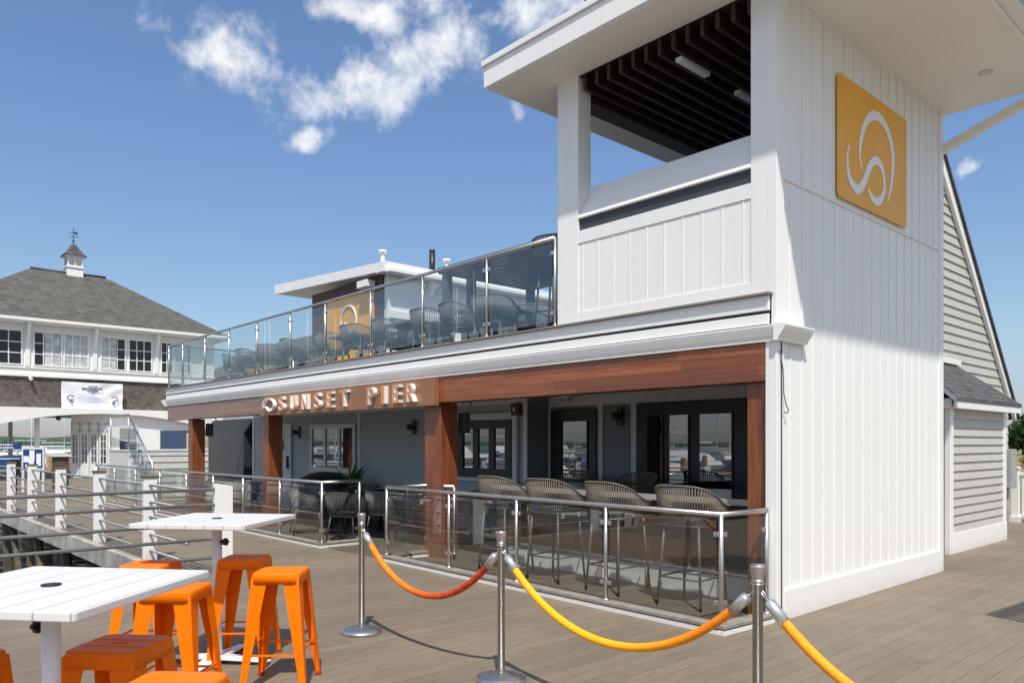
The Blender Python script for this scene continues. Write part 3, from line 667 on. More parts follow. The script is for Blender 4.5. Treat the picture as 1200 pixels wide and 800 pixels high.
BIG = [(8.009, 4.428, 0.02), (7.972, 4.539, 0.03), (7.967, 4.654, 0.05), (8.026, 4.832, 0.07), (8.129, 4.977, 0.085), (8.285, 5.076, 0.1), (8.456, 5.099, 0.1), (8.621, 5.044, 0.09), (8.741, 4.929, 0.08), (8.802, 4.772, 0.075), (8.789, 4.571, 0.065), (8.741, 4.387, 0.045), (8.656, 4.241, 0.02)]
SM = [(7.711, 4.61, 0.025), (7.675, 4.488, 0.035), (7.69, 4.356, 0.05), (7.757, 4.258, 0.075), (7.903, 4.209, 0.1), (8.036, 4.288, 0.095), (8.129, 4.415, 0.085), (8.229, 4.545, 0.085), (8.353, 4.618, 0.09), (8.485, 4.595, 0.08), (8.567, 4.47, 0.06), (8.561, 4.323, 0.06), (8.427, 4.192, 0.09), (8.273, 4.195, 0.07), (8.162, 4.27, 0.03)]
make('emblem_stroke', ribbon(BIG, XS + .023, XS + .030), 'white_paint', ls)
make('emblem_stroke', ribbon(SM, XS + .023, XS + .030), 'white_paint', ls)

# ------------------------------------------------------------------ lights and small things on the porch
def sconce(x, y, z, label):
    o = root('wall_lamp', (x, y, z), label, 'wall lamp', 'black wall lamps under the porch')
    make('back_plate', MB().box(x - .09, y - .03, z - .14, x + .02, y, z + .14), 'black_metal', o, bev=.005)
    make('lamp_head', MB().cyl((x - .03, y - .03, z), (x - .03, y - .08, z), .03, 12).lathe([(.05, -.06), (.06, -.05), (.06, .05), (.05, .06)], (x - .02, y - .13, z), 16), 'black_metal', o)
sconce(-17.1, 8.57, 1.86, 'black wall lamp between the pale door and the three pane window')
sconce(-12.25, 8.57, 1.91, 'black wall lamp on the bare blue grey siding below the word PIER')
sconce(-7.5, 9.06, 2.01, 'black wall lamp between the single glazed door and the wide black sliding doors')
spk = root('wall_speaker', (-18.0, 6.72, 1.95), 'black loudspeaker mounted on the leftmost wooden porch post', 'speaker')
make('cabinet', MB().box(-18.04, 6.665, 1.76, -17.9, 6.80, 2.06), 'black_plastic', spk, bev=.01)
make('grille', MB().box(-17.899, 6.675, 1.78, -17.89, 6.79, 2.04), 'charcoal', spk)
spk = root('wall_speaker', (-8.42, 6.72, 1.95), 'black loudspeaker on the wooden post beside the sign end', 'speaker')
make('cabinet', MB().box(-8.495, 6.665, 1.74, -8.36, 6.78, 2.02), 'black_plastic', spk, bev=.01)
make('grille', MB().box(-8.359, 6.675, 1.76, -8.35, 6.77, 2.0), 'charcoal', spk)
al = root('fire_alarm', (-9.45, 8.55, 2.16), 'dark red fire alarm box on porch wall near the corner trim', 'fire alarm')
make('housing', MB().box(-9.42, 8.50, 2.06, -9.22, 8.571, 2.26), 'red_plastic', al, bev=.01)
make('strobe', MB().lathe([(.035, 0), (.03, .02), (.01, .03)], (0, 0, 0), 14).xform(Matrix.Translation((-9.32, 8.498, 2.16)) @ Matrix.Rotation(R(90), 4, 'X')), 'pale_trim', al)
for x, y, lb in ((-10.3, 8.3, 'small white emergency light under the porch ceiling above the dark windows'), (-8.55, 8.9, 'white emergency light hanging above the single glazed door')):
    o = root('emergency_light', (x, y, 2.4), lb, 'light', 'emergency lights under the porch')
    make('case', MB().box(x - .13, y - .04, 2.30, x + .13, y + .04, 2.40).cyl((x, y, 2.4), (x, y, 2.52), .012, 8), 'pale_trim', o, bev=.01)
    make('spot_heads', MB().lathe([(.03, -.03), (.05, .03)], (x - .1, y - .05, 2.28), 12).lathe([(.03, -.03), (.05, .03)], (x + .1, y - .05, 2.28), 12), 'pale_trim', o)

# ------------------------------------------------------------------ glass railings
def glass_rail(name, posts, label, z0, ztop, glass, gap, group=None, dark_base=None, closed_posts=True, cat='railing'):
    """posts: list of (x,y,dirx,diry) runs -> consecutive posts are joined by a pane and a top rail"""
    o = root(name, (*posts[0][:2], z0), label, cat, group)
    for i, p in enumerate(posts):
        pm = MB().tube([(p[0], p[1], z0), (p[0], p[1], ztop)], .021, 12).lathe([(.045, 0), (.045, .012), (.03, .02)], (p[0], p[1], z0), 16)
        po = make('post', pm, 'steel', o)
        for zz in (z0 + .17, ztop - .17):
            for q in ([posts[i - 1]] if i else []) + ([posts[i + 1]] if i + 1 < len(posts) else []):
                d = Vector((q[0] - p[0], q[1] - p[1], 0)).normalized()
                a = Vector((p[0], p[1], zz)) + d * .015; make('clamp', MB().beam(a, a + d * .055, .032, .045), 'steel', po, bev=.008)
    for p, q in zip(posts, posts[1:]):
        d = Vector((q[0] - p[0], q[1] - p[1], 0)); L = d.length; d.normalize()
        a = Vector((p[0], p[1], 0)) + d * .05; b = Vector((q[0], q[1], 0)) - d * .05
        zc = (z0 + gap + ztop - .055) / 2; hh = ztop - .055 - z0 - gap
        make('glass_pane', MB().beam((a.x, a.y, zc), (b.x, b.y, zc), .010, hh), glass, o)
    make('top_rail', MB().tube([(p[0], p[1], ztop) for p in posts], .024, 12), 'steel', o)
    return o
UX = [-19.53, -18.57, -17.17, -15.82, -14.43, -13.00, -11.70, -10.26, -8.88, -7.47, -6.24]
glass_rail('glass_railing', [(-19.53, 9.6), (-19.53, 8.2)] + [(-19.53, 6.33)] + [(x, 6.33) for x in UX[1:]],
           'long glass railing with steel posts along the edge of the roof terrace', 2.95, 3.985, 'rail_glass', .06)
def kerb(x0, x1, y0, y1, ret, name='kerb'): pass
def barrier_base(o, runs):
    mb = MB(); m2 = MB()
    for (a, b) in runs:
        mb.beam((*a, .066), (*b, .066), .15, .032); m2.beam((*a, .020), (*b, .020), .135, .040)
    make('base_board', mb, 'frame_timber', o, bev=.004); make('base_trim', m2, 'white_paint', o)
simple('frame_timber', (0.26, 0.235, 0.21), 0.6, var=0.15, scale=8)
o = glass_rail('glass_barrier', [(-8.30, 6.45 + .0)] + [(-8.86, 6.42)] + [(-8.86, 5.72), (-7.44, 5.70), (-6.19, 5.675), (-4.88, 5.65), (-3.58, 5.62), (-3.53, 6.27)],
           'low glass barrier with round steel rail in front of the wicker bar stools', .082, 1.0, 'rail_glass_grey', .10, 'glass barriers of the porch')
barrier_base(o, [((-8.86, 6.45), (-8.86, 5.66)), ((-8.93, 5.722), (-3.56, 5.62)), ((-3.58, 5.56), (-3.535, 6.30))])
o = glass_rail('glass_barrier', [(-10.64, 6.36), (-10.64, 5.70), (-12.09, 5.70), (-13.59, 5.70), (-15.01, 5.70), (-16.5, 5.70), (-18.2, 5.70), (-20.0, 5.70), (-21.8, 5.70), (-23.6, 5.70)],
           'long glass barrier with round steel rail left of the porch entrance', .082, 1.0, 'rail_glass_grey', .10, 'glass barriers of the porch')
barrier_base(o, [((-10.64, 6.40), (-10.64, 5.63)), ((-10.57, 5.70), (-23.6, 5.70))])

# ------------------------------------------------------------------ white posts with pipe rails
rz = [1.03, .84, .61, .42, .187]
o = root('pipe_railing', (-9.48, 3.6, 0), 'grey pipe railing of five bars with broad white post at the near deck edge', 'railing')
for y in (3.72, 1.05, -1.6, -4.2):
    make('post', MB().px([(y - .11, -.08), (y + .11, -.08), (y + .11, 1.06), (y - .11, 1.10)], -9.53, -9.44), 'white_paint', o, bev=.006)
for z in rz: make('pipe', MB().tube([(-9.47, 3.62, z), (-9.47, -5.2, z)], .021, 10), 'grey_pipe', o)
o = root('pipe_railing', (-16, 3.36, 0), 'white post railing with thin grey pipes along the pier walkway at left', 'railing')
for x in (-11.1, -13.66, -16.35, -18.96, -21.4, -24.0, -26.6, -29.2, -32):
    po = make('post', MB().box(x - .045, 3.26, -.12, x + .045, 3.43, 1.12), 'white_paint', o, bev=.006)
    make('cap', MB().prism([(-.055, -.10), (.055, -.10), (.055, .10), (-.055, .10)], lambda a, b, x=x: (x + a, 3.345 + b, 1.122), lambda a, b, x=x: (x + a, 3.345 + b, 1.155)), 'cap_wood', po)
for z in (1.03, .80, .60, .36, .14): make('pipe', MB().tube([(-32.5, 3.335, z), (-9.56, 3.335, z)], .019, 8), 'grey_pipe', o)

# ------------------------------------------------------------------ steel bar stools of the deck (orange)
def rsq(h, r, n=4):
    out = []
    for cx_, cy_, a0 in ((h - r, h - r, 0), (-h + r, h - r, 90), (-h + r, -h + r, 180), (h - r, -h + r, 270)):
        out += [(cx_ + r * math.cos(R(a0 + 90 * t / (n - 1))), cy_ + r * math.sin(R(a0 + 90 * t / (n - 1)))) for t in range(n)]
    return out
def orange_stool():
    t = root('metal_stool', (0, 0, 0), '-', 'stool', 'orange metal stools', world=False)
    # seat with a hand slot
    rings = []
    slot = []
    for i in range(16):
        a = 2 * math.pi * (i + .5) / 16; x, y = math.cos(a), math.sin(a)
        slot.append((.043 * max(-1, min(1, x * 1.15)), .0125 * max(-1, min(1, y * 1.5))))
    def ang_sort(pts): return sorted(pts, key=lambda p: math.atan2(p[1], p[0]) % (2 * math.pi))
    def ring(pts, z): return [(p[0], p[1], z) for p in pts]
    seq = [ring(slot, .735), ring(slot, .7568), ring([(a * 1.10, b * 1.35) for a, b in slot], .757), ring([(a * 1.2, b * 1.8) for a, b in slot], .757), ring(rsq(.12, .04), .757), ring(rsq(.143, .040), .7575), ring(rsq(.151, .040), .7555), ring(rsq(.1545, .040), .750), ring(rsq(.1555, .040), .738), ring(rsq(.163, .047), .690), ring(rsq(.160, .047), .690), ring(rsq(.153, .047), .735)]
    seq = [ang_sort(r_) for r_ in seq]
    vs = sum(seq, []); fs = []
    for i in range(len(seq) - 1):
        for j in range(16): fs.append((i * 16 + j, i * 16 + (j + 1) % 16, (i + 1) * 16 + (j + 1) % 16, (i + 1) * 16 + j))
    sm_ = MB().add(vs, fs, True)
    for yy in (-.05, .05): sm_.tube([(-.152, yy, .7525), (-.143, yy, .7575), (.143, yy, .7575), (.152, yy, .7525)], .0022, 6)
    make('seat', sm_, 'orange_powder', t)
    # two pressed ridges across the seat top
    for sx, sy in ((1, 1), (-1, 1), (-1, -1), (1, -1)):
        top, bot = .152, .212
        mb = MB()
        c0 = Vector((sx * top, sy * top, .735)); c1 = Vector((sx * bot, sy * bot, .012))
        for dx, dy in ((-sx, 0), (0, -sy)):
            for off in (0, .0025):
                pass
            inn = Vector((-sx if dy else 0, -sy if dx else 0, 0)) * .003
            w0, w1 = .105, .034
            a, b = c0, c0 + Vector((dx, dy, 0)) * w0; c_, d_ = c1 + Vector((dx, dy, 0)) * w1, c1
            vs = [a, b, c_, d_, a + inn, b + inn, c_ + inn, d_ + inn]
            mb.add(vs, [(0, 1, 2, 3), (4, 5, 6, 7), (0, 1, 5, 4), (1, 2, 6, 5), (2, 3, 7, 6)])
        lg = make('leg', mb, 'orange_powder', t)
        make('foot_cap', MB().box(*(min(sx * .176, sx * .216), min(sy * .176, sy * .216), 0, max(sx * .176, sx * .216), max(sy * .176, sy * .216), .018)), 'orange_dark', lg, bev=.003)
    for i, z in enumerate((.235, .235, .26, .26)):
        h_ = .152 + .06 * (.735 - z) / .72 - .012
        p, q = [((-h_, -h_), (h_, -h_)), ((-h_, h_), (h_, h_)), ((-h_, -h_), (-h_, h_)), ((h_, -h_), (h_, h_))][i]
        make('crossbar', MB().beam((*p, z), (*q, z), .005, .014), 'orange_powder', t)
    make('brace', MB().beam((-.14, -.14, .70), (.14, .14, .70), .004, .025).beam((-.14, .14, .695), (.14, -.14, .695), .004, .025), 'orange_powder', t)
    return t
st0 = orange_stool()
STOOLS = [(-4.80, 2.275, 49, 'fully sunlit orange metal stool standing right of the rear white table'),
          (-5.52, 2.33, 50, 'orange metal stool behind the rear white table column with its seat shaded by the table'),
          (-5.70, 1.72, 46, 'orange metal stool with only its seat and thin legs showing beyond the near white table'),
          (-4.66, 1.55, 47, 'orange metal stool half hidden under the right corner of the near white table'),
          (-3.50, .935, 42, 'orange metal stool with dark table shadow across its seat beside the near table column'),
          (-2.79, .905, 44, 'bright yellow orange stool seat cut off by the bottom edge of the photo'),
          (-3.72, .36, 44, 'red orange stool of which only a corner shows at the left photo edge')]
for i, (x, y, a, lb) in enumerate(STOOLS):
    if i == 0: st0.location = (x, y, 0); st0.rotation_euler = (0, 0, R(a)); st0['label'] = lb
    else: copy_tree(st0, (x, y, 0), R(a), lb)

# ------------------------------------------------------------------ white high tables
def high_table():
    t = root('bar_table', (0, 0, 0), '-', 'table', 'white bar height tables', world=False)
    mb = MB(); n = 6; W_ = .41
    wd = 2 * W_ / n
    mb.pz(rsq(W_ + .012, .02, 5), 1.016, 1.05)
    tp = make('table_top', mb, 'table_slats', t, bev=.006, seg=3)
    make('grommet', MB().lathe([(.030, 1.05), (.036, 1.052), (.036, 1.056), (.028, 1.057), (.0, 1.0565)], seg=24), 'black_plastic', tp)
    make('column', MB().tube([(0, 0, .03), (0, 0, 1.012)], .034, 24), 'white_metal', t)
    kn = MB().cyl((.03, -.01, .885), (.075, -.025, .885), .009, 10)
    for i in range(5):
        a = 2 * math.pi * i / 5; c_ = Vector((.075, -.025, .885)); u = Vector((.316, .949, 0)); v = Vector((0, 0, 1)); p = c_ + (u * math.cos(a) + v * math.sin(a)) * .016
        kn.tube([p - Vector((.009, -.003, 0)), p + Vector((.012, -.004, 0))], .012, 10)
    make('knob', kn, 'black_plastic', t)
    for i in range(4):
        M = Matrix.Rotation(R(90 * i), 4, 'Z')
        f = MB().prism([(.0, -.06), (.40, -.035), (.40, .035), (.0, .06)], lambda a, b: (a, b, .022 if a > .2 else .035), lambda a, b: (a, b, .030 if a > .2 else .060)).xform(M)
        ft = make('foot', f, 'white_metal', t, bev=.004)
        make('glide', MB().lathe([(.02, 0), (.02, .022)], (.375, 0, 0), 12).xform(M), 'black_plastic', ft)
    return t
tb = high_table()
tb.location = (-3.385, .66, 0); tb.rotation_euler = (0, 0, R(220)); tb['label'] = 'near white slatted square table with black centre grommet at the left edge'
copy_tree(tb, (-5.575, 2.145, 0), R(40), 'rear white square table standing in front of the broad white railing post')

# ------------------------------------------------------------------ stanchions and ropes
def stanchion():
    t = root('stanchion', (0, 0, 0), '-', 'stanchion', 'steel stanchions', world=False)
    make('base', MB().lathe([(.170, 0), (.172, .022), (.166, .030), (.10, .048), (.045, .062), (.030, .066)], seg=40), 'steel', t)
    make('pole', MB().lathe([(.0255, .066), (.0255, .92), (.029, .921), (.029, .935), (.0255, .936)], seg=24), 'steel', t)
    make('finial', MB().lathe([(.026, .936), (.030, .945), (.037, .995), (.037, 1.005), (.033, 1.009), (.0, 1.010)], seg=28), 'steel', t)
    make('ring', MB().tube([(.031 * math.cos(R(a)), .031 * math.sin(R(a)), .915) for a in range(0, 360, 15)], .0035, 6, True), 'steel', t)
    return t
sx0 = stanchion()
SP = [(-5.627, 3.385), (-3.862, 3.40), (-1.955, 3.39), (-.12, 3.39)]
SL = ['steel post stanchion farthest left whose round base is wholly visible', 'steel post stanchion between the red orange rope and the yellow rope',
      'steel post stanchion in front of the wooden corner post where the yellow rope ends', 'steel post stanchion beyond the right edge holding the far end of the amber rope']
for i, (x, y) in enumerate(SP):
    if i == 0: sx0.location = (x, y, 0); sx0['label'] = SL[0]
    else: copy_tree(sx0, (x, y, 0), 0, SL[i])
def rope(i, mat, sag, label):
    a = Vector((*SP[i], .905)); b = Vector((*SP[i + 1], .905)); L = b.x - a.x
    t = root('barrier_rope', (a.x, a.y, 0), label, 'rope', 'barrier ropes')
    def P(u): 
        c_ = math.cosh(2.6 * (u - .5)); c0 = math.cosh(1.3)
        return Vector((a.x + L * u, a.y + (b.y - a.y) * u, .905 - sag * (c0 - c_) / (c0 - 1)))
    e = .058 * 1.8 / L
    make('velvet_rope', MB().tube([P(e + (1 - 2 * e) * j / 40) for j in range(41)], .0245, 14), mat, t)
    for s_ in (0, 1):
        u = lambda q: q if s_ == 0 else 1 - q
        make('end_cap', MB().tube([P(u(e * .52)), P(u(e * .60)), P(u(e * 1.35))], [.017, .0285, .0285], 14), 'cap_steel', t)
        make('hook', MB().tube([P(u(e * .05)), P(u(e * .28)) + Vector((0, .008, .004)), P(u(e * .55))], .0045, 6).tube([P(u(e * .05)), P(u(e * .28)) + Vector((0, -.008, -.006)), P(u(e * .55))], .0045, 6), 'steel', t)
simple('cap_steel', (0.75, 0.74, 0.73), 0.3, 0.85)
rope(0, 'rope_red', .455, 'orange to red velvet rope hanging between the two left stanchions')
rope(1, 'rope_yellow', .47, 'bright yellow velvet rope hanging across the middle of the deck')
rope(2, 'rope_amber', .50, 'amber orange velvet rope running down to the bottom right edge')

# ------------------------------------------------------------------ rope-woven chairs
def woven_chair(name, seat_z, back_h, arm_h, cat, group, ropemat):
    t = root(name, (0, 0, 0), '-', cat, group, world=False)
    N = 54; top = []; bot = []
    for i in range(N + 1):
        a = R(-118 + 236 * i / N)                       # 0 = back centre (-Y)
        ca, sa = math.cos(a), math.sin(a)
        q = (abs(ca) ** 3 + abs(sa) ** 3) ** (-1 / 3)
        f = max(0, (math.cos(a) + .35) / 1.35); f = f * f * (3 - 2 * f)
        zt = seat_z + arm_h + (back_h - arm_h) * f
        top.append(Vector((.330 * q * sa, -.330 * q * ca + .05, zt)))
        bot.append(Vector((.245 * q * sa, -.245 * q * ca + .03, seat_z - .02)))
    mb = MB()
    for p, b in zip(top, bot):
        m_ = (p + b) / 2 + Vector((b.x, b.y - .03, 0)) * .045
        mb.tube([b, m_, p], .0076, 5)
    make('backrest', mb, ropemat, t)
    make('top_rail', MB().tube(top, .0105, 8), ropemat, t)
    make('seat_ring', MB().tube(bot, .010, 8), 'gun_frame', t)
    make('seat', MB().pz(rsq(.215, .07, 6), seat_z - .03, seat_z + .035).xform(Matrix.Translation((0, .03, 0))), 'cushion', t, bev=.02)
    for sx, sy in ((-1, -1), (1, -1), (1, 1), (-1, 1)):
        make('leg', MB().tube([(sx * .19, sy * .19 + .03, seat_z - .02), (sx * .245, sy * .245 + .03, 0)], [.0155, .0125], 8), 'gun_frame', t)
    if seat_z > .6:
        h_ = .19 + .055 * (seat_z - .30) / seat_z
        make('footrest', MB().tube([(-h_, -h_ + .03, .29), (h_, -h_ + .03, .29), (h_, h_ + .03, .29), (-h_, h_ + .03, .29)], .010, 8, True), 'gun_frame', t)
    return t
bs = woven_chair('woven_bar_stool', .82, .37, .17, 'bar stool', 'woven bar stools along the glass barrier', 'rope_taupe')
BS = [(-4.40, 6.36, 3, 'woven taupe bar stool nearest the wooden corner post, all four legs clear behind glass'),
      (-5.36, 6.37, -4, 'woven taupe bar stool second from the wooden corner post'),
      (-6.30, 6.37, 5, 'woven taupe bar stool third from the wooden corner post'),
      (-7.20, 6.39, 0, 'woven taupe bar stool nearest the wooden post at the sign end')]
for i, (x, y, a, lb) in enumerate(BS):
    if i == 0: bs.location = (x, y, 0); bs.rotation_euler = (0, 0, R(a)); bs['label'] = lb
    else: copy_tree(bs, (x, y, 0), R(a), lb)
for x, y, a, lb in [(-6.55, 8.12, 180, 'woven bar stool behind the bar top, facing the deck, seen between two front stools'), (-7.75, 8.2, 170, 'woven bar stool behind the bar with only its rim showing near the dark windows')]:
    o = copy_tree(bs, (x, y, 0), R(a), lb); o['group'] = 'woven bar stools behind the bar'
# bar counter
bc = root('bar_counter', (-6, 7, 0), 'dark wood bar counter with black top and white foot behind the woven stools', 'bar counter')
make('front', MB().box(-7.9, 6.86, .301, -3.80, 7.45, 1.0), 'bar_wood', bc)
make('plinth', MB().box(-7.88, 6.90, 0, -3.82, 7.43, .30), 'bar_white', bc)
make('counter_top', MB().box(-8.0, 6.72, 1.001, -3.72, 8.0, 1.05), 'black_top', bc, bev=.004)
make('edge_strip', MB().box(-8.0, 6.708, .985, -3.72, 6.72, 1.046), 'counter_edge', bc)
make('foot_rail', MB().tube([(-7.6, 6.70, 0.02), (-7.6, 6.70, .27), (-7.55, 6.70, .30), (-3.92, 6.70, .30), (-3.87, 6.70, .27), (-3.87, 6.70, 0.02)], .025, 12).cyl((-5.2, 6.70, .02), (-5.2, 6.70, .30), .022, 10), 'steel', bc)
# porch tables, chairs, cover, plant
def porch_table(x, y, w_, z, label):
    t = root('porch_table', (x, y, 0), label, 'table', 'dark tables under the porch')
    make('table_top', MB().box(x - w_, y - .38, z - .04, x + w_, y + .38, z), 'black_top', t, bev=.004)
    make('pedestal', MB().cyl((x - w_ * .6, y, .03), (x - w_ * .6, y, z - .04), .035, 12).cyl((x + w_ * .6, y, .03), (x + w_ * .6, y, z - .04), .035, 12), 'black_metal', t)
    make('base', MB().box(x - w_ * .6 - .22, y - .22, 0, x - w_ * .6 + .22, y + .22, .03).box(x + w_ * .6 - .22, y - .22, 0, x + w_ * .6 + .22, y + .22, .03), 'black_metal', t, bev=.008)
porch_table(-7.0, 8.55, 1.1, 1.08, 'long black high table in front of the black sliding doors')
porch_table(-10.6, 7.6, .45, .76, 'dark table with chairs just right of the porch entrance gap')
porch_table(-12.4, 7.7, .45, .76, 'dark table with chairs below the blank siding wall')
porch_table(-12.0, 6.75, .4, .76, 'dark table behind the near corner of the left glass barrier')
porch_table(-16.3, 6.9, .45, .76, 'dark table behind the left glass barrier near the second wooden post')
pc = woven_chair('woven_chair', .44, .36, .20, 'chair', 'woven chairs under the porch', 'rope_grey')
PC = [(-11.05, 6.35, 35, 'grey woven chair at the very corner of the left glass barrier'), (-12.5, 6.35, -20, 'woven chair behind the left barrier, second from its corner'),
      (-10.0, 8.15, 175, 'woven chair with its back against the siding right of the entrance gap'), (-10.9, 7.0, 10, 'woven chair seen through the entrance gap with its back to the deck'),
      (-11.3, 7.95, -80, 'woven chair sideways between the two dark tables'), (-13.1, 7.9, 80, 'woven chair beside the black domed cover'),
      (-15.6, 6.5, 30, 'woven chair behind the barrier, right of the second wooden post'), (-17.2, 7.2, -70, 'woven chair behind the barrier near the leftmost post'),
      (-18.9, 7.3, 200, 'woven chair in front of the dark stair enclosure')]
for i, (x, y, a, lb) in enumerate(PC):
    if i == 0: pc.location = (x, y, 0); pc.rotation_euler = (0, 0, R(a)); pc['label'] = lb
    else: copy_tree(pc, (x, y, 0), R(a), lb)
cv = root('covered_fire_table', (-14.3, 7.75, 0), 'black domed cover over round table below the three pane window', 'cover')
make('cover', MB().lathe([(.62, 0), (.62, .3), (.63, .72), (.60, .80), (.50, .90), (.32, .97), (.1, 1.01), (0, 1.015)], (-14.3, 7.75, 0), 28), 'black_plastic', cv)
make('hem', MB().lathe([(.64, 0), (.655, .04), (.64, .08)], (-14.3, 7.75, 0), 28), 'charcoal', cv)
pl = root('potted_palm', (-13.75, 8.05, 0), 'green potted palm standing by the window and pale corner trim', 'plant')
make('pot', MB().lathe([(.16, 0), (.22, .5), (.24, .52), (.20, .5)], (-13.75, 8.05, 0), 20), 'charcoal', pl)
mb = MB(); rn = random.Random(5)
for i in range(46):
    a = rn.random() * 6.28; L = .5 + .45 * rn.random(); up = .35 + .65 * rn.random(); d = Vector((math.cos(a), math.sin(a), 0)); s_ = Vector((-d.y, d.x, 0))
    b = Vector((-13.75, 8.05, .5)); P_ = [b + d * L * .5 * t_ ** 1.3 + Vector((0, 0, L * up * (t_ * 1.5 - .6 * t_ * t_))) for t_ in (0, .35, .7, 1)]
    wd = [.012, .03, .024, .002]
    mb.add([p + s_ * q * sg_ for p, q in zip(P_, wd) for sg_ in (-1, 1)], [(0, 1, 3, 2), (2, 3, 5, 4), (4, 5, 7, 6)])
make('foliage', mb, 'palm_leaf', pl)

# ------------------------------------------------------------------ roof terrace furniture
rc = woven_chair('woven_chair', .44, .36, .22, 'chair', 'woven chairs on the roof terrace', 'rope_grey')
RC = [(-8.75, 8.0, 35, 'woven chair on the roof terrace standing clear beside the pergola post'), (-8.6, 7.0, 20, 'woven chair on the terrace left of the second rail post from the tower'),
      (-9.35, 6.95, -15, 'woven chair on the terrace below the two near pergola posts'), (-10.1, 6.95, 0, 'woven chair on the terrace with tall arched back before the white wall'),
      (-12.35, 6.95, 10, 'woven chair on the terrace in front of the orange panel'), (-11.4, 7.0, -10, 'woven chair on the terrace just right of the orange panel'),
      (-14.9, 6.95, -10, 'woven chair on the terrace under the left end of the rooftop house roof'), (-16.1, 7.0, 20, 'woven chair on the terrace third from the left rail end'),
      (-17.2, 6.95, 0, 'woven chair on the terrace second from the left rail end'), (-18.4, 7.1, -20, 'woven chair on the terrace nearest the left rail end'), (-13.6, 7.1, 15, 'woven chair on the terrace left of the orange panel')]
RC += [(-9.9, 8.5, 170, 'woven chair facing out on the terrace behind the table before the white wall'), (-12.2, 8.6, 190, 'woven chair facing out on the terrace behind the table below the orange panel'),
       (-14.6, 8.6, 175, 'woven chair facing out on the terrace left of the rooftop house wall'), (-16.6, 8.5, 185, 'woven chair facing out on the terrace in the back row at left'), (-11.9, 7.6, 60, 'woven chair turned sideways on the terrace by the second table')]
for i, (x, y, a, lb) in enumerate([(x_, y_ + .42, a_, l_) for x_, y_, a_, l_ in RC]):
    if i == 0: rc.location = (x, y, 2.925); rc.rotation_euler = (0, 0, R(a)); rc['label'] = lb; rc.scale = (1.06, 1.06, 1.04)
    else: copy_tree(rc, (x, y, 2.925), R(a), lb)
rb = copy_tree(bs, (-6.62, 6.78, 2.925), R(25), 'woven bar stool on the terrace against the white tower column'); rb['group'] = 'woven bar stools on the roof terrace'
def terrace_table(x, y, label):
    t = root('terrace_table', (x, y, 2.925), label, 'table', 'tables on the roof terrace')
    make('table_top', MB().box(x - .45, y - .45, 3.63, x + .45, y + .45, 3.67), 'grey_slate', t, bev=.005)
    make('pedestal', MB().cyl((x, y, 2.95), (x, y, 3.63), .04, 12).box(x - .25, y - .25, 2.925, x + .25, y + .25, 2.95), 'frame_grey', t)
terrace_table(-9.0, 7.8, 'grey terrace table among the chairs under the pergola')
terrace_table(-11.0, 7.75, 'grey terrace table in front of the white rooftop wall')
terrace_table(-13.0, 7.8, 'grey terrace table in front of the orange panel')
terrace_table(-15.5, 7.8, 'grey terrace table under the rooftop house overhang')
terrace_table(-17.8, 7.8, 'grey terrace table near the left end of the glass railing')
for x0, x1, y0, y1, lb in ((-11.2, -9.9, 8.9, 9.6, 'grey bench back standing behind the chairs on the terrace'), (-13.3, -12.0, 8.9, 9.6, 'grey bench standing before the orange panel')):
    t = root('terrace_bench', (x0, y0, 2.925), lb, 'bench', 'grey benches on the terrace')
    make('seat', MB().box(x0, y0 + .1, 3.0, x1, y1, 3.38), 'grey_slate', t, bev=.02); make('backrest', MB().box(x0, y0 - .05, 3.0, x1, y0 + .099, 3.98), 'grey_slate', t, bev=.02)
pg = root('pergola', (-10.7, 10.5, 2.925), 'slate grey flat pergola standing on the roof terrace beside the tower', 'pergola')
for x, y in ((-12.2, 9.3), (-12.2, 9.92), (-12.2, 11.6), (-9.1, 9.3), (-9.1, 11.6)):
    make('post', MB().box(x - .075, y - .075, 2.925, x + .075, y + .075, 4.99), 'slate_metal', pg, bev=.005)
make('canopy', MB().box(-12.3, 9.2, 5.03, -9.0, 11.7, 5.06), 'slate_metal', pg)
make('canopy_frame', MB().box(-12.32, 9.18, 4.99, -8.98, 9.199, 5.11).box(-12.32, 11.701, 4.99, -8.98, 11.72, 5.11).box(-12.34, 9.18, 4.99, -12.301, 11.72, 5.11).box(-8.999, 9.2, 4.99, -8.96, 11.7, 5.11), 'slate_metal', pg)
mb = MB()
for i in range(11): mb.box(-12.29, 9.3 + i * .22, 4.995, -9.01, 9.33 + i * .22, 5.029)
make('louvres', mb, 'slate_metal', pg)

simple('hull_blue_grey', (0.05, 0.085, 0.16), 0.6)
# ------------------------------------------------------------------ shingled harbour house on the left
H = root('harbour_house', (-42.8, 8.5, 0), 'two storey shingled house with hipped grey roof, white window band and cupola', 'building')
XF = -38.8
def eave_z(): return 6.95
make('upper_wall', MB().box(-46.6, 2.6, 3.1, XF, 14.75, 4.56), 'cedar_shingle', H)
make('window_band', MB().box(-46.55, 2.65, 4.561, XF + .02, 14.77, 6.80).box(-46.5, 2.6, 4.50, XF + .09, 14.82, 4.62).box(-46.5, 2.6, 4.86, XF + .07, 14.80, 4.93), 'white_paint', H, bev=.005)
E0, E1, Y0, Y1, ZE = -47.4, XF + .55, 2.9, 15.35, 6.98
xm = (E0 + E1) / 2; a_ = (E1 - E0) / 2; ZR = 10.02
yr0, yr1 = Y0 + a_, Y1 - a_
rf = make('roof', MB().add([(E1, Y0, ZE), (E1, Y1, ZE), (E0, Y1, ZE), (E0, Y0, ZE), (xm, yr0, ZR), (xm, yr1, ZR)], [(0, 1, 5, 4), (1, 2, 5), (2, 3, 4, 5), (3, 0, 4)]), 'roof_shingle', H)
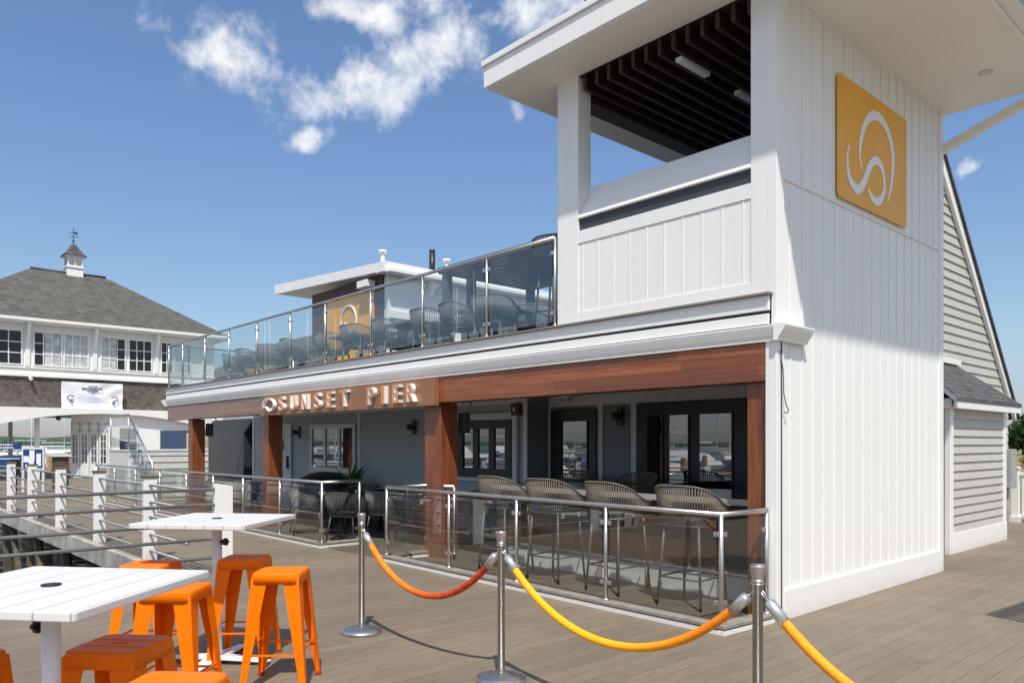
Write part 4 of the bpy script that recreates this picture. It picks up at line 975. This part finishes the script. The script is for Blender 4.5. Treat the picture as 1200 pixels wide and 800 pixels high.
make('eave_board', MB().box(E0, Y0, 6.80, E1, Y1, 6.975).box(E1 + .001, Y0, 6.86, E1 + .09, Y1, 6.99), 'white_paint', H, bev=.01)
make('ridge_cap', MB().tube([(xm, yr0, ZR + .02), (xm, yr1, ZR + .02)], .07, 8), 'charcoal', rf)
# cupola
cx_, cy_ = -42.95, 9.35
W5 = .36
cu = make('cupola', MB().box(cx_ - W5, cy_ - W5, 9.3, cx_ + W5, cy_ + W5, 10.28).box(cx_ - W5 - .05, cy_ - W5 - .05, 10.281, cx_ + W5 + .05, cy_ + W5 + .05, 10.34).box(cx_ - W5 + .02, cy_ - W5 + .02, 10.341, cx_ + W5 - .02, cy_ + W5 - .02, 10.84).box(cx_ - W5 - .07, cy_ - W5 - .07, 10.841, cx_ + W5 + .07, cy_ + W5 + .07, 10.90), 'white_paint', H, bev=.01)
vs = []
for r_, z in ((.51, 10.901), (.38, 11.03), (.22, 11.26), (.08, 11.50), (.02, 11.55)): vs += [(cx_ + sx * r_, cy_ + sy * r_, z) for sx, sy in ((-1, -1), (1, -1), (1, 1), (-1, 1))]
make('cupola_roof', MB().add(vs, [(i * 4 + j, i * 4 + (j + 1) % 4, i * 4 + 4 + (j + 1) % 4, i * 4 + 4 + j) for i in range(4) for j in range(4)] + [(0, 3, 2, 1)]), 'roof_shingle_dark', cu)
a5 = W5 - .019; b5 = W5 - .01
make('cupola_panes', MB().box(cx_ + a5, cy_ - .27, 10.42, cx_ + b5, cy_ - .03, 10.78).box(cx_ + a5, cy_ + .03, 10.42, cx_ + b5, cy_ + .27, 10.78).box(cx_ - .27, cy_ - b5, 10.42, cx_ - .03, cy_ - a5, 10.78).box(cx_ + .03, cy_ - b5, 10.42, cx_ + .27, cy_ - a5, 10.78), 'dark_glass', cu)
make('weather_vane', MB().cyl((cx_, cy_, 11.5), (cx_, cy_, 12.35), .014, 8).cyl((cx_ - .08, cy_ - .22, 11.9), (cx_ + .08, cy_ + .22, 11.9), .011, 6).cyl((cx_ - .22, cy_ + .08, 11.88), (cx_ + .22, cy_ - .08, 11.88), .011, 6)
     .lathe([(.02, 11.62), (.06, 11.68), (.02, 11.74)], (cx_, cy_, 0), 12).px([(cy_ - .2, 12.05), (cy_ - .05, 12.08), (cy_ + .18, 12.02), (cy_ + .2, 12.12), (cy_ + .05, 12.15)], cx_ - .008, cx_ + .008), 'black_metal', cu)
def win_y(y0, y1, z0, z1, nx, nz, curt, par=H, X=XF + .02):
    f = .055; mb = MB().box(X, y0, z0, X + .06, y0 + f, z1).box(X, y1 - f, z0, X + .06, y1, z1).box(X, y0 + f, z0, X + .06, y1 - f, z0 + f).box(X, y0 + f, z1 - f, X + .06, y1 - f, z1)
    for i in range(1, nx): yy = y0 + f + (y1 - y0 - 2 * f) * i / nx; mb.box(X, yy - .018, z0 + f, X + .052, yy + .018, z1 - f)
    for i in range(1, nz): zz = z0 + f + (z1 - z0 - 2 * f) * i / nz; mb.box(X, y0 + f, zz - .018, X + .05, y1 - f, zz + .018)
    o = make('window', mb, 'white_paint', par)
    make('pane', MB().box(X + .002, y0 + f, z0 + f, X + .02, y1 - f, z1 - f), 'house_glass', o)
    for a, b in curt:
        w_ = y1 - y0 - 2 * f
        make('curtain', MB().box(X + .021, y0 + f + a * w_, z0 + f, X + .027, y0 + f + b * w_, z1 - f - .02), 'curtain', o)
for y0, y1, n, ct in ((3.2, 4.3, 3, []), (4.35, 4.95, 2, []), (5.45, 6.47, 2, []), (6.87, 7.98, 3, [(.38, .98)]), (8.04, 9.06, 3, [(0, 1)]), (9.53, 10.62, 3, [(0, .62)]), (10.72, 11.79, 3, []), (12.17, 12.75, 2, []), (12.80, 13.60, 2, [(0, .9)])):
    win_y(y0, y1, 4.98, 6.50, n, 3, ct)
for y in (4.98, 6.66, 9.30, 11.98, 14.2):
    make('eave_bracket', MB().px([(y - .09, 4.94), (y + .09, 4.94), (y + .09, 6.79), (y - .09, 6.79)], XF + .021, XF + .09).py([(XF + .09, 5.9), (XF + .14, 5.9), (XF + .5, 6.6), (XF + .5, 6.79), (XF + .40, 6.79), (XF + .09, 6.2)], y - .06, y + .06), 'white_paint', H)
# arched white canopy board
def zc(y): return 2.93 - .030 * (y - 9.7) ** 2
N = 40; ys = [2.4 + (14.9 - 2.4) * i / N for i in range(N + 1)]
mb = MB()
for a, b in zip(ys, ys[1:]): mb.px([(a, zc(a)), (b, zc(b)), (b, max(3.12, zc(b)) + .02 if b > 4 else 3.14), (a, max(3.12, zc(a)) + .02 if a > 4 else 3.14)], XF - .5, XF + .8)
make('arched_fascia', mb, 'white_paint', H)
make('ceiling', MB().box(-46.6, 2.6, 2.95, XF - .51, 14.7, 3.09), 'soffit_white', H)
for x, y in ((-38.95, 7.05), (-46.3, 7.2), (-46.3, 4.0), (-39.0, 3.0)): make('post', MB().box(x - .09, y - .09, 0, x + .09, y + .09, 2.94), 'white_paint', H)
make('hanging_light', MB().lathe([(.02, 2.95), (.02, 2.84), (.09, 2.80), (.11, 2.72), (.06, 2.64), (.0, 2.63)], (-39.3, 7.95, 0), 14), 'charcoal', H)
# glazed entrance set at an angle
p0, p1 = Vector((-39.42, 8.48, 0)), Vector((-38.26, 9.75, 0)); dv = (p1 - p0); L = dv.length; dv.normalize(); nv = Vector((dv.y, -dv.x, 0))
rzv = math.atan2(dv.y, dv.x)
ev = make('entrance_wall', MB().obox((p0 + p1) / 2 - nv * .08 + Vector((0, 0, 1.5)), (L, .14, 2.98), rzv).pz([(-39.50, 8.62), (-38.38, 9.76), (-38.27, 9.76), (-38.27, 14.6), (-46.4, 14.6), (-46.4, 10.6)], 0, 2.94), 'white_paint', H)
for i in range(4):
    c_ = p0 + dv * (L * (i + .5) / 4)
    lw = L / 4 - .03
    dm = MB()
    for s_ in (-1, 1): dm.obox(c_ + dv * s_ * (lw / 2 - .04) + nv * .02 + Vector((0, 0, 1.05)), (.08, .06, 2.08), rzv)
    for z, h_ in ((2.03, .1), (.35, .66), (1.02, .03), (1.35, .03), (1.68, .03)): dm.obox(c_ + nv * .02 + Vector((0, 0, z)), (lw - .16, .05, h_), rzv)
    dm.obox(c_ + nv * .018 + Vector((0, 0, 1.33)), (.025, .05, 1.3), rzv)
    dm.obox(c_ + nv * .02 + Vector((0, 0, 2.50)), (lw, .05, .08), rzv).obox(c_ + nv * .02 + Vector((0, 0, 2.18)), (lw, .05, .08), rzv)
    for s_ in (-1, 1): dm.obox(c_ + dv * s_ * (lw / 2 - .03) + nv * .02 + Vector((0, 0, 2.34)), (.06, .05, .4), rzv)
    d_ = make('door', dm, 'pale_trim', H)
    make('pane', MB().obox(c_ + nv * .002 + Vector((0, 0, 1.33)), (lw - .1, .02, 1.34), rzv), 'dark_glass', d_)
win_y(10.15, 11.0, .55, 2.35, 2, 3, [], X=-38.265)
make('blue_wall', MB().box(-38.262, 12.0, .7, -38.22, 15.4, 2.2), 'hull_blue_grey', H)
make('window', MB().box(-38.219, 13.2, 1.1, -38.2, 14.6, 2.1), 'canvas_tan', H)
sec = root('security_camera', (-38.6, 6.9, 4.4), 'small white camera under the white window band of the harbour house', 'camera')
make('housing', MB().cyl((-38.68, 6.75, 4.42), (-38.5, 6.75, 4.38), .07, 10), 'white_plastic', sec); make('bracket', MB().box(-38.78, 6.7, 4.38, -38.68, 6.8, 4.48), 'white_plastic', sec)
# banner
bn = root('notice_banner', (-38.7, 9.15, 3.7), 'white cloth banner with small blue writing and two emblems on shingle wall', 'banner')
ny, nz = 30, 16; vs = []
Yb0, Yb1 = 7.9, 10.41
for j in range(nz + 1):
    for i in range(ny + 1):
        u, v = i / ny, j / nz
        vs.append((-38.5 + .03 * math.sin(9 * u + 7 * v) + .022 * math.sin(16 * (u - v)) * u, Yb0 + (Yb1 - Yb0) * u, 2.95 + 1.39 * v))
make('cloth', MB().add(vs, [(j * (ny + 1) + i, j * (ny + 1) + i + 1, (j + 1) * (ny + 1) + i + 1, (j + 1) * (ny + 1) + i) for j in range(nz) for i in range(ny)], True), 'banner_cloth', bn)
def dashes(segs, x, th=.006):
    mb = MB()
    for y0, y1, z0, h_ in segs: mb.box(x - th, y0, z0, x, y1, z0 + h_)
    return mb
rn = random.Random(9)
def textline(yc, wd, z, h_):
    out = []; y = yc - wd / 2
    while y < yc + wd / 2:
        l = (.4 + .6 * rn.random()) * h_; out.append((y, min(y + l, yc + wd / 2), z, h_)); y += l + .22 * h_
    return out
xb = -38.44
make('writing', dashes(textline(9.15, .36, 4.13, .06) + textline(9.12, .86, 4.02, .085) + textline(9.15, .45, 3.94, .04) + [(9.12, 9.18, 3.84, .05)], xb), 'ink_blue', bn)
make('writing', dashes(textline(9.15, .4, 3.72, .03) + textline(9.15, 1.25, 3.62, .035) + textline(9.15, 1.25, 3.52, .035) + textline(9.15, .6, 3.40, .03) + textline(9.15, 1.5, 3.26, .012), xb), 'ink_pale', bn)
for yc, sg_ in ((8.26, 1), (10.05, -1)):
    pts = [(xb, yc + sg_ * .13 * math.cos(R(a)), 3.62 + .11 * math.sin(R(a))) for a in range(20, 230, 20)]
    make('emblem', MB().tube(pts, .022, 6).tube([(xb, yc + sg_ * .02, 3.46), (xb, yc + sg_ * .10, 3.40)], [.05, .02], 6).tube([(xb, yc - sg_ * .03, 3.48), (xb, yc + sg_ * .05, 3.46)], .035, 6), 'ink_blue', bn)

# ------------------------------------------------------------------ white stair with glass guard beside the porch
S = root('outdoor_stair', (-23.5, 7.8, 0), 'white outdoor stair with landing, glass guard and sloping steel handrails', 'stairs')
make('landing', MB().box(-26.6, 6.8, 0, -24.6, 9.4, 1.36).box(-26.62, 6.78, 1.361, -24.58, 9.42, 1.40), 'bar_white', S)
mb = MB()
for i in range(7): mb.box(-24.6 + i * .32, 6.85, 0, -24.6 + (i + 1) * .32, 9.35, 1.40 - (i + 1) * .19)
make('steps', mb, 'bar_white', S)
mb = MB()
for i in range(7): mb.box(-24.6 + i * .32 - .002, 6.83, 1.40 - (i + 1) * .19 + .001, -24.6 + (i + 1) * .32 + .012, 9.37, 1.40 - (i + 1) * .19 + .022)
make('treads', mb, 'frame_timber', S)
for y in (6.82, 9.38):
    make('handrail', MB().tube([(-24.6, y, 2.42), (-22.4, y, 1.03), (-22.3, y, .3)], .026, 8), 'steel', S)
    make('glass_pane', MB().prism([(-24.55, 1.42), (-22.45, .10), (-22.45, .95), (-24.55, 2.33)], lambda a, b, y=y: (a, y - .006, b), lambda a, b, y=y: (a, y + .006, b)), 'rail_glass', S)
mb = MB().tube([(-26.55, 6.82, 2.46), (-24.6, 6.82, 2.46)], .024, 8).tube([(-26.55, 9.36, 2.46), (-24.6, 9.36, 2.46)], .024, 8)
for x in (-26.5, -24.62): mb.cyl((x, 6.82, 1.4), (x, 6.82, 2.45), .02, 8).cyl((x, 9.36, 1.4), (x, 9.36, 2.45), .02, 8)
make('landing_rail', mb, 'steel', S)
make('glass_pane', MB().box(-26.45, 6.815, 1.47, -24.68, 6.825, 2.38), 'rail_glass', S)
make('glass_pane', MB().box(-26.45, 9.355, 1.47, -24.68, 9.365, 2.38), 'rail_glass', S)

# white building glimpsed beyond the end of the porch
W2 = root('distant_house', (-40, 20, 0), 'white house with small dark windows glimpsed past the end of the porch', 'building')
make('wall', MB().box(-52, 17.3, 0, -40, 30, 5.2), 'building_far', W2); 
make('roof', MB().px([(17.0, 5.0), (30.3, 5.0), (23.6, 8.6)], -52.3, -39.6), 'roof_shingle', W2)
for y in (17.8, 19.2, 20.6):
    for z in (.6, 2.9): make('window', MB().box(-39.999, y, z, -39.95, y + .8, z + 1.2), 'dark_glass', W2)

# ------------------------------------------------------------------ signs and clutter on the pier
o = root('notice_board', (-29, 5.15, 0), 'blue notice board with pale frame and white papers standing on the pier', 'notice board')
def face_quad(c_, wdt, z0, z1, off, mat, name, par, th=.02, side=0.0):
    d = Vector((0.741, -0.671, 0)).normalized(); s_ = Vector((0.671, 0.741, 0)).normalized()
    m_ = MB().obox(Vector((c_[0], c_[1], (z0 + z1) / 2)) + d * off + s_ * side, (th, wdt, z1 - z0), math.atan2(d.y, d.x)); return make(name, m_, mat, par)
face_quad((-29, 5.15), .74, .74, 1.46, 0, 'pale_trim', 'frame', o, .05)
face_quad((-29, 5.15), .62, .80, 1.40, .03, 'sign_blue', 'board', o)
for sd, w_, z0, z1 in ((-.02, .17, 1.02, 1.37), (-.21, .17, .98, 1.18), (.2, .15, .86, 1.26), (-.04, .17, .92, 1.10), (-.12, .22, .82, .92)): face_quad((-29, 5.15), w_, z0, z1, .045 + .004 * abs(sd), 'paper', 'notice', o, .004, sd)
for sd in (-.33, .33): face_quad((-29, 5.15), .07, 0, .8, 0, 'pale_trim', 'leg', o, .06, sd)
o = root('pier_sign', (-31.8, 5.2, 0), 'wide dark blue sign with two lines of white writing at left on the pier', 'sign')
face_quad((-31.8, 4.85), 1.5, 1.38, 1.60, 0, 'sign_blue', 'board', o, .04, -.25)
for ln, z in ((.25, 1.52), (.32, 1.42)):
    sd = -.5
    while sd < ln - .05:
        l = .04 + .04 * rn.random(); face_quad((-31.8, 4.85), l, z, z + .045 + .01 * rn.random(), .024, 'paper', 'letter', o, .006, sd); sd += l + .018
for sd in (-.7, .35): face_quad((-31.8, 4.85), .07, 0, 1.34, 0, 'pale_trim', 'post', o, .06, sd)
o = root('pier_sign', (-31, 4.9, 0), 'lower blue panel sign on the pier at the left photo edge', 'sign')
face_quad((-30.6, 4.75), 1.3, .72, 1.18, 0, 'sign_blue', 'board', o, .04, -.1); face_quad((-30.6, 4.75), .9, 1.05, 1.10, .024, 'ink_pale', 'writing', o, .006, -.1)
face_quad((-30.6, 4.75), .07, 0, .72, 0, 'charcoal', 'post', o, .05, .2)
o = root('waste_bin', (-30.6, 6.25, 0), 'dark brown square waste bin with pale top on the pier', 'bin')
make('body', MB().box(-30.82, 6.03, 0, -30.38, 6.47, 1.12), 'bark', o, bev=.01); make('lid', MB().box(-30.9, 5.95, 1.121, -30.3, 6.55, 1.2), 'pale_trim', o, bev=.01)
o = root('utility_box', (-30, 4.7, 0), 'small black pier box beside the blue signs', 'box')
make('body', MB().box(-28.2, 4.35, .6, -27.9, 4.6, 1.1), 'black_plastic', o, bev=.01); make('post', MB().box(-28.1, 4.43, 0, -28.0, 4.52, .6), 'black_plastic', o)
for i, (x, y, h_, r_) in enumerate([(-52, 10.3, 1.0, .16), (-53, 11.2, 1.1, .17), (-55, 10.6, .9, .15), (-56, 12.4, 1.2, .18), (-58, 13.3, 1.1, .2), (-54, 9.2, 1.15, .17), (-60, 11.0, 1.0, .2), (-57, 8.6, .9, .18)]):
    single('mooring_pile', MB().tube([(x, y, -4), (x, y, h_ - .1), (x, y, h_)], [r_, r_, r_ * .8], 12), 'tan_wood', (x, y, -2.2), 'pale brown mooring pile in the water beyond the harbour house passage', 'pile', 'mooring piles in the harbour')

# ------------------------------------------------------------------ boats
def boat(x, y, a, L, label, hull='hull_white', fly=False, mast=0.0, canvas=True, group='boats moored in the marina'):
    o = root('motor_boat', (x, y, -2.2), label, 'boat', group, rz=R(a), world=False)
    W_ = L * .16; st = []
    for u, wf, sh in ((0, .86, .95), (.15, .95, .93), (.4, 1, .98), (.65, .86, 1.08), (.85, .5, 1.2), (1, .03, 1.32)):
        xx = -L / 2 + L * u; H_ = L * .12 * sh; ww = W_ * wf
        st.append([(xx - (.06 * L if u == 1 else 0), 0, -.3), (xx - (.03 * L if u == 1 else 0), ww * .7, .0), (xx, ww * .95, H_ * .6), (xx, ww, H_), (xx, ww * .92, H_ + .04), (xx, 0, H_ + .08), (xx, -ww * .92, H_ + .04), (xx, -ww, H_), (xx, -ww * .95, H_ * .6), (xx - (.03 * L if u == 1 else 0), -ww * .7, .0)])
    vs = sum(st, []); n = 10; fs = [(i * n + j, i * n + (j + 1) % n, (i + 1) * n + (j + 1) % n, (i + 1) * n + j) for i in range(5) for j in range(n)] + [tuple(range(n))]
    make('hull', MB().add(vs, fs), hull, o)
    H_ = L * .12
    def cab(x0, x1, w_, z0, h_, rk, name, mat):
        m_ = MB().add([(x0, -w_, z0), (x1, -w_, z0), (x1, w_, z0), (x0, w_, z0), (x0 + rk * .2, -w_ * .85, z0 + h_), (x1 - rk, -w_ * .8, z0 + h_), (x1 - rk, w_ * .8, z0 + h_), (x0 + rk * .2, w_ * .85, z0 + h_)], [(0, 3, 2, 1), (4, 5, 6, 7), (0, 1, 5, 4), (1, 2, 6, 5), (2, 3, 7, 6), (3, 0, 4, 7)])
        return make(name, m_, mat, o, bev=.03)
    cab(-L * .18, L * .26, W_ * .78, H_ + .05, L * .10, L * .10, 'cabin', 'hull_white')
    cab(-L * .165, L * .245, W_ * .80, H_ + .05 + L * .035, L * .040, L * .045, 'window_band', 'dark_glass')
    make('bow_rail', MB().tube([(L * .2, W_ * .8, H_ * 1.1 + .5), (L * .38, W_ * .45, H_ * 1.2 + .55), (L * .49, 0, H_ * 1.3 + .6), (L * .38, -W_ * .45, H_ * 1.2 + .55), (L * .2, -W_ * .8, H_ * 1.1 + .5)], .025, 6), 'steel', o)
    if fly:
        cab(-L * .2, L * .12, W_ * .7, H_ + .06 + L * .10, L * .045, L * .04, 'flybridge', 'hull_white')
        make('hardtop', MB().box(-L * .2, -W_ * .62, H_ + L * .225, L * .1, W_ * .62, H_ + L * .235), 'hull_white', o, bev=.03)
        make('top_frame', MB().cyl((-L * .18, W_ * .5, H_ + L * .13), (-L * .18, W_ * .5, H_ + L * .226), .04, 6).cyl((-L * .18, -W_ * .5, H_ + L * .13), (-L * .18, -W_ * .5, H_ + L * .226), .04, 6).cyl((L * .06, W_ * .5, H_ + L * .13), (L * .06, W_ * .5, H_ + L * .226), .04, 6).cyl((L * .06, -W_ * .5, H_ + L * .13), (L * .06, -W_ * .5, H_ + L * .226), .04, 6), 'steel', o)
    elif canvas:
        make('canvas_top', MB().prism([(-L * .42, 0), (-L * .12, 0), (-L * .10, .06), (-L * .42, .06)], lambda a, b: (a, -W_ * .75, H_ + L * .13 + b), lambda a, b: (a, W_ * .75, H_ + L * .13 + b)), 'canvas_tan', o)
        make('top_frame', MB().cyl((-L * .4, W_ * .7, H_), (-L * .4, W_ * .7, H_ + L * .13), .03, 6).cyl((-L * .4, -W_ * .7, H_), (-L * .4, -W_ * .7, H_ + L * .13), .03, 6), 'steel', o)
    if mast: make('mast', MB().cyl((L * .02, 0, H_), (L * .02, 0, H_ + mast), .06, 8).cyl((L * .02, 0, H_ + 1.9), (-L * .38, 0, H_ + 1.8), .07, 8), 'hull_white', o)
    return o
BOATS = [(-112, 23.2, 100, 11, 'white flybridge boat farthest right in the harbour gap left of the glazed entrance', 'hull_white', True, 0),
         (-118, 20.5, 80, 12, 'white boat with tall mast in the harbour gap behind the notice board', 'hull_white', False, 10),
         (-108, 15.5, 95, 10, 'white flybridge boat in the harbour gap above the blue signs', 'hull_white', True, 0),
         (-150, 31, 60, 12, 'small white sailing boat far back in the harbour gap', 'hull_white', False, 12),
         (-140, 25, 110, 12, 'white flybridge boat far back in the middle of the harbour gap', 'hull_blue', True, 0),
         (-165, 27, 75, 13, 'white motor boat nearest the far shore in the harbour gap', 'hull_white', False, 0)]
for b in BOATS: boat(b[0], b[1], b[2], b[3], b[4], b[5], b[6], b[7])
rn = random.Random(21)
YL = 'moored yacht mirrored in the black door panes and the barrier glass'
protos = [boat(-27, -8, 25, 11, YL, 'hull_white', True, 0, True, 'yachts mirrored in the glass'), boat(-40, -20, 30, 12, YL, 'hull_white', False, 14, True, 'yachts mirrored in the glass'),
          boat(-46, -8, 20, 12, YL, 'hull_blue', False, 13, True, 'yachts mirrored in the glass'), boat(-33, -28, 45, 13, YL, 'hull_white', True, 0, True, 'yachts mirrored in the glass')]
for i in range(40):
    ax_ = 205 + 46 * ((i * 7) % 40) / 40 + rn.uniform(-.6, .6); dist = 40 + 2.0 * i
    x, y = -8 + dist * math.cos(R(ax_)), 9 + dist * math.sin(R(ax_))
    copy_tree(protos[i % 4] if i % 3 else protos[1], (x, y, -2.2), R(rn.uniform(-20, 70)))
for x, y, a, L in ((-20, -9, 30, 10), (-15.5, -14.5, 48, 10), (-25.5, -16, 35, 12)):
    boat(x, y, a, L, YL, 'hull_white', False, 0, True, 'yachts mirrored in the glass')
struct('floating_dock', MB().box(-60, -5.6, -2.3, -11, -4.0, -1.6).box(-22.5, -30, -2.3, -21.2, -5.61, -1.61), 'tan_wood')
for i, (x, y) in enumerate([(-16, -3), (-19, -9), (-22, -15), (-17, -18), (-25, -24), (-29, -17), (-34, -14), (-31, -33)]):
    single('dock_pile', MB().tube([(x, y, -4), (x, y, .9), (x, y, 1.0)], [.15, .15, .12], 10), 'tan_wood', (x, y, -2.2), 'dock pile standing in the marina water, mirrored in the glass', 'pile', 'dock piles mirrored in the glass')
hill('far_shore', [(-500, y, 2 + rn.random() * 1.5) for y in range(-900, 100, 40)], (-80, 0), 'hill_green')

# ------------------------------------------------------------------ right edge: fence, trees
o = root('picket_railing', (-3.5, 18.2, 0), 'white picket railing at the deck end by the right photo edge', 'railing')
for x in (-4.62, -2.8, -1.0, .8, 2.6, 4.4, 6.2):
    pp = make('post', MB().box(x - .07, 17.93, 0, x + .07, 18.07, 1.08), 'white_paint', o, bev=.004); make('post_cap', MB().box(x - .09, 17.91, 1.081, x + .09, 18.09, 1.13), 'white_paint', pp, bev=.01)
    make('post_skirt', MB().box(x - .1, 17.9, 0.001, x + .1, 18.1, .12), 'white_paint', pp)
for a, b in ((-4.55, -2.87), (-2.73, -1.07), (-.93, .73), (.87, 2.53), (2.67, 4.33), (4.47, 6.13)):
    make('rail', MB().box(a, 17.96, .95, b, 18.04, 1.02), 'white_paint', o); make('rail', MB().box(a, 17.96, .10, b, 18.04, .17), 'white_paint', o)
    n = 13
    for i in range(n):
        xx = a + (b - a) * (i + .5) / n; make('baluster', MB().box(xx - .018, 17.98, .171, xx + .018, 18.02, .949), 'white_paint', o)
def tree(x, y, h_, rad, label, mat='leaf', seed=1, n=2600, base=-.7, ls=.28):
    rn = random.Random(seed)
    t = root('tree', (x, y, base), label, 'tree', 'trees beyond the field')
    tm = MB().tube([(x, y, base), (x + .1, y, base + h_ * .3), (x, y + .1, base + h_ * .6)], [rad * .09, rad * .06, rad * .03], 8)
    cl = []
    for i in range(16):
        a = rn.random() * 6.28; rr = rad * (.25 + .6 * rn.random()); z = base + h_ * (.18 + .68 * rn.random())
        rr *= 1.0 if z < base + h_ * .6 else .65
        c_ = Vector((x + math.cos(a) * rr, y + math.sin(a) * rr, z)); cl.append((c_, rad * (.28 + .22 * rn.random())))
        tm.tube([(x, y, base + h_ * .25 + .2 * (z - base)), tuple(c_)], [rad * .035, rad * .01], 5)
    make('trunk', tm, 'bark', t)
    mb = MB()
    for i in range(n):
        c_, r_ = cl[i % len(cl)]
        d = Vector((rn.gauss(0, 1), rn.gauss(0, 1), rn.gauss(0, .8))).normalized() * r_ * (rn.random() ** .45)
        p = c_ + d; u = Vector((rn.gauss(0, 1), rn.gauss(0, 1), rn.gauss(0, 1))).normalized(); v = u.cross(Vector((rn.gauss(0, 1), rn.gauss(0, 1), rn.gauss(0, 1)))).normalized()
        s_ = ls * (.6 + .8 * rn.random())
        mb.add([p - u * s_, p - v * s_ * .5, p + u * s_, p + v * s_ * .5], [(0, 1, 2, 3)])
    make('crown', mb, mat, t)
tree(-7.4, 58, 4.6, 2.6, 'broad green tree right beside the white picket railing at the right edge', 'leaf', 1)
tree(-17.5, 88, 5.2, 3.2, 'darker tree behind the broad green tree beyond the yellow field', 'leaf_dark', 2)
for i in range(26):
    tree(-60 + i * 7 + 3 * random.random(), 150 + 25 * random.random(), 6.5 + 2.5 * random.random(), 4.5, 'tree of the far wood behind the yellow field', 'leaf_dark' if i % 2 else 'leaf', 10 + i, 700, -.5, .7)
fl = root('flower_basket', (-4.4, 17.5, 1.1), 'red flowers on the railing end by the grey electric box', 'flowers')
rn = random.Random(4); m1 = MB(); m2 = MB()
for i in range(120):
    p = Vector((-4.45, 18.15, 1.22)) + Vector((rn.gauss(0, .09), rn.gauss(0, .09), rn.gauss(0, .06))); u = Vector((rn.gauss(0, 1), rn.gauss(0, 1), rn.gauss(0, 1))).normalized() * .03; v = u.cross(Vector((0.3, .5, 1))).normalized() * .025
    (m1 if i % 2 else m2).add([p - u, p - v, p + u, p + v], [(0, 1, 2, 3)])
make('blossoms', m1, 'red_flower', fl); make('leaves', m2, 'leaf', fl)
# parasol just outside the frame whose shade falls on the deck at right
pr = root('slatted_parasol', (0.05, 7.55, 0), 'square parasol outside the right edge whose slatted shade lies on the deck', 'parasol')
def pq(u, v, z): return (-.42 + .90 * u + .08 * v, 7.50 - .40 * u + 1.0 * v, z)
mb = MB()
mb.prism([(-.75, -.05), (1.2, -.05), (1.2, 1.2), (-.75, 1.2)], lambda a, b: pq(a, b, 2.5), lambda a, b: pq(a, b, 2.52))
for i in range(5): mb.prism([(-.549, -.62 + i * .11), (1.2, -.62 + i * .11), (1.2, -.555 + i * .11), (-.549, -.555 + i * .11)], lambda a, b: pq(a, b, 2.5), lambda a, b: pq(a, b, 2.52))
mb.prism([(-.75, -.66), (-.55, -.66), (-.55, -.051), (-.75, -.051)], lambda a, b: pq(a, b, 2.5), lambda a, b: pq(a, b, 2.52))
make('canopy', mb, 'canvas_shade', pr)
make('pole', MB().cyl(pq(.2, .3, 0.05), pq(.2, .3, 2.5), .03, 12), 'grey_pipe', pr)
make('base', MB().lathe([(.3, 0), (.3, .05), (.1, .07)], pq(.2, .3, 0), 20), 'charcoal', pr)
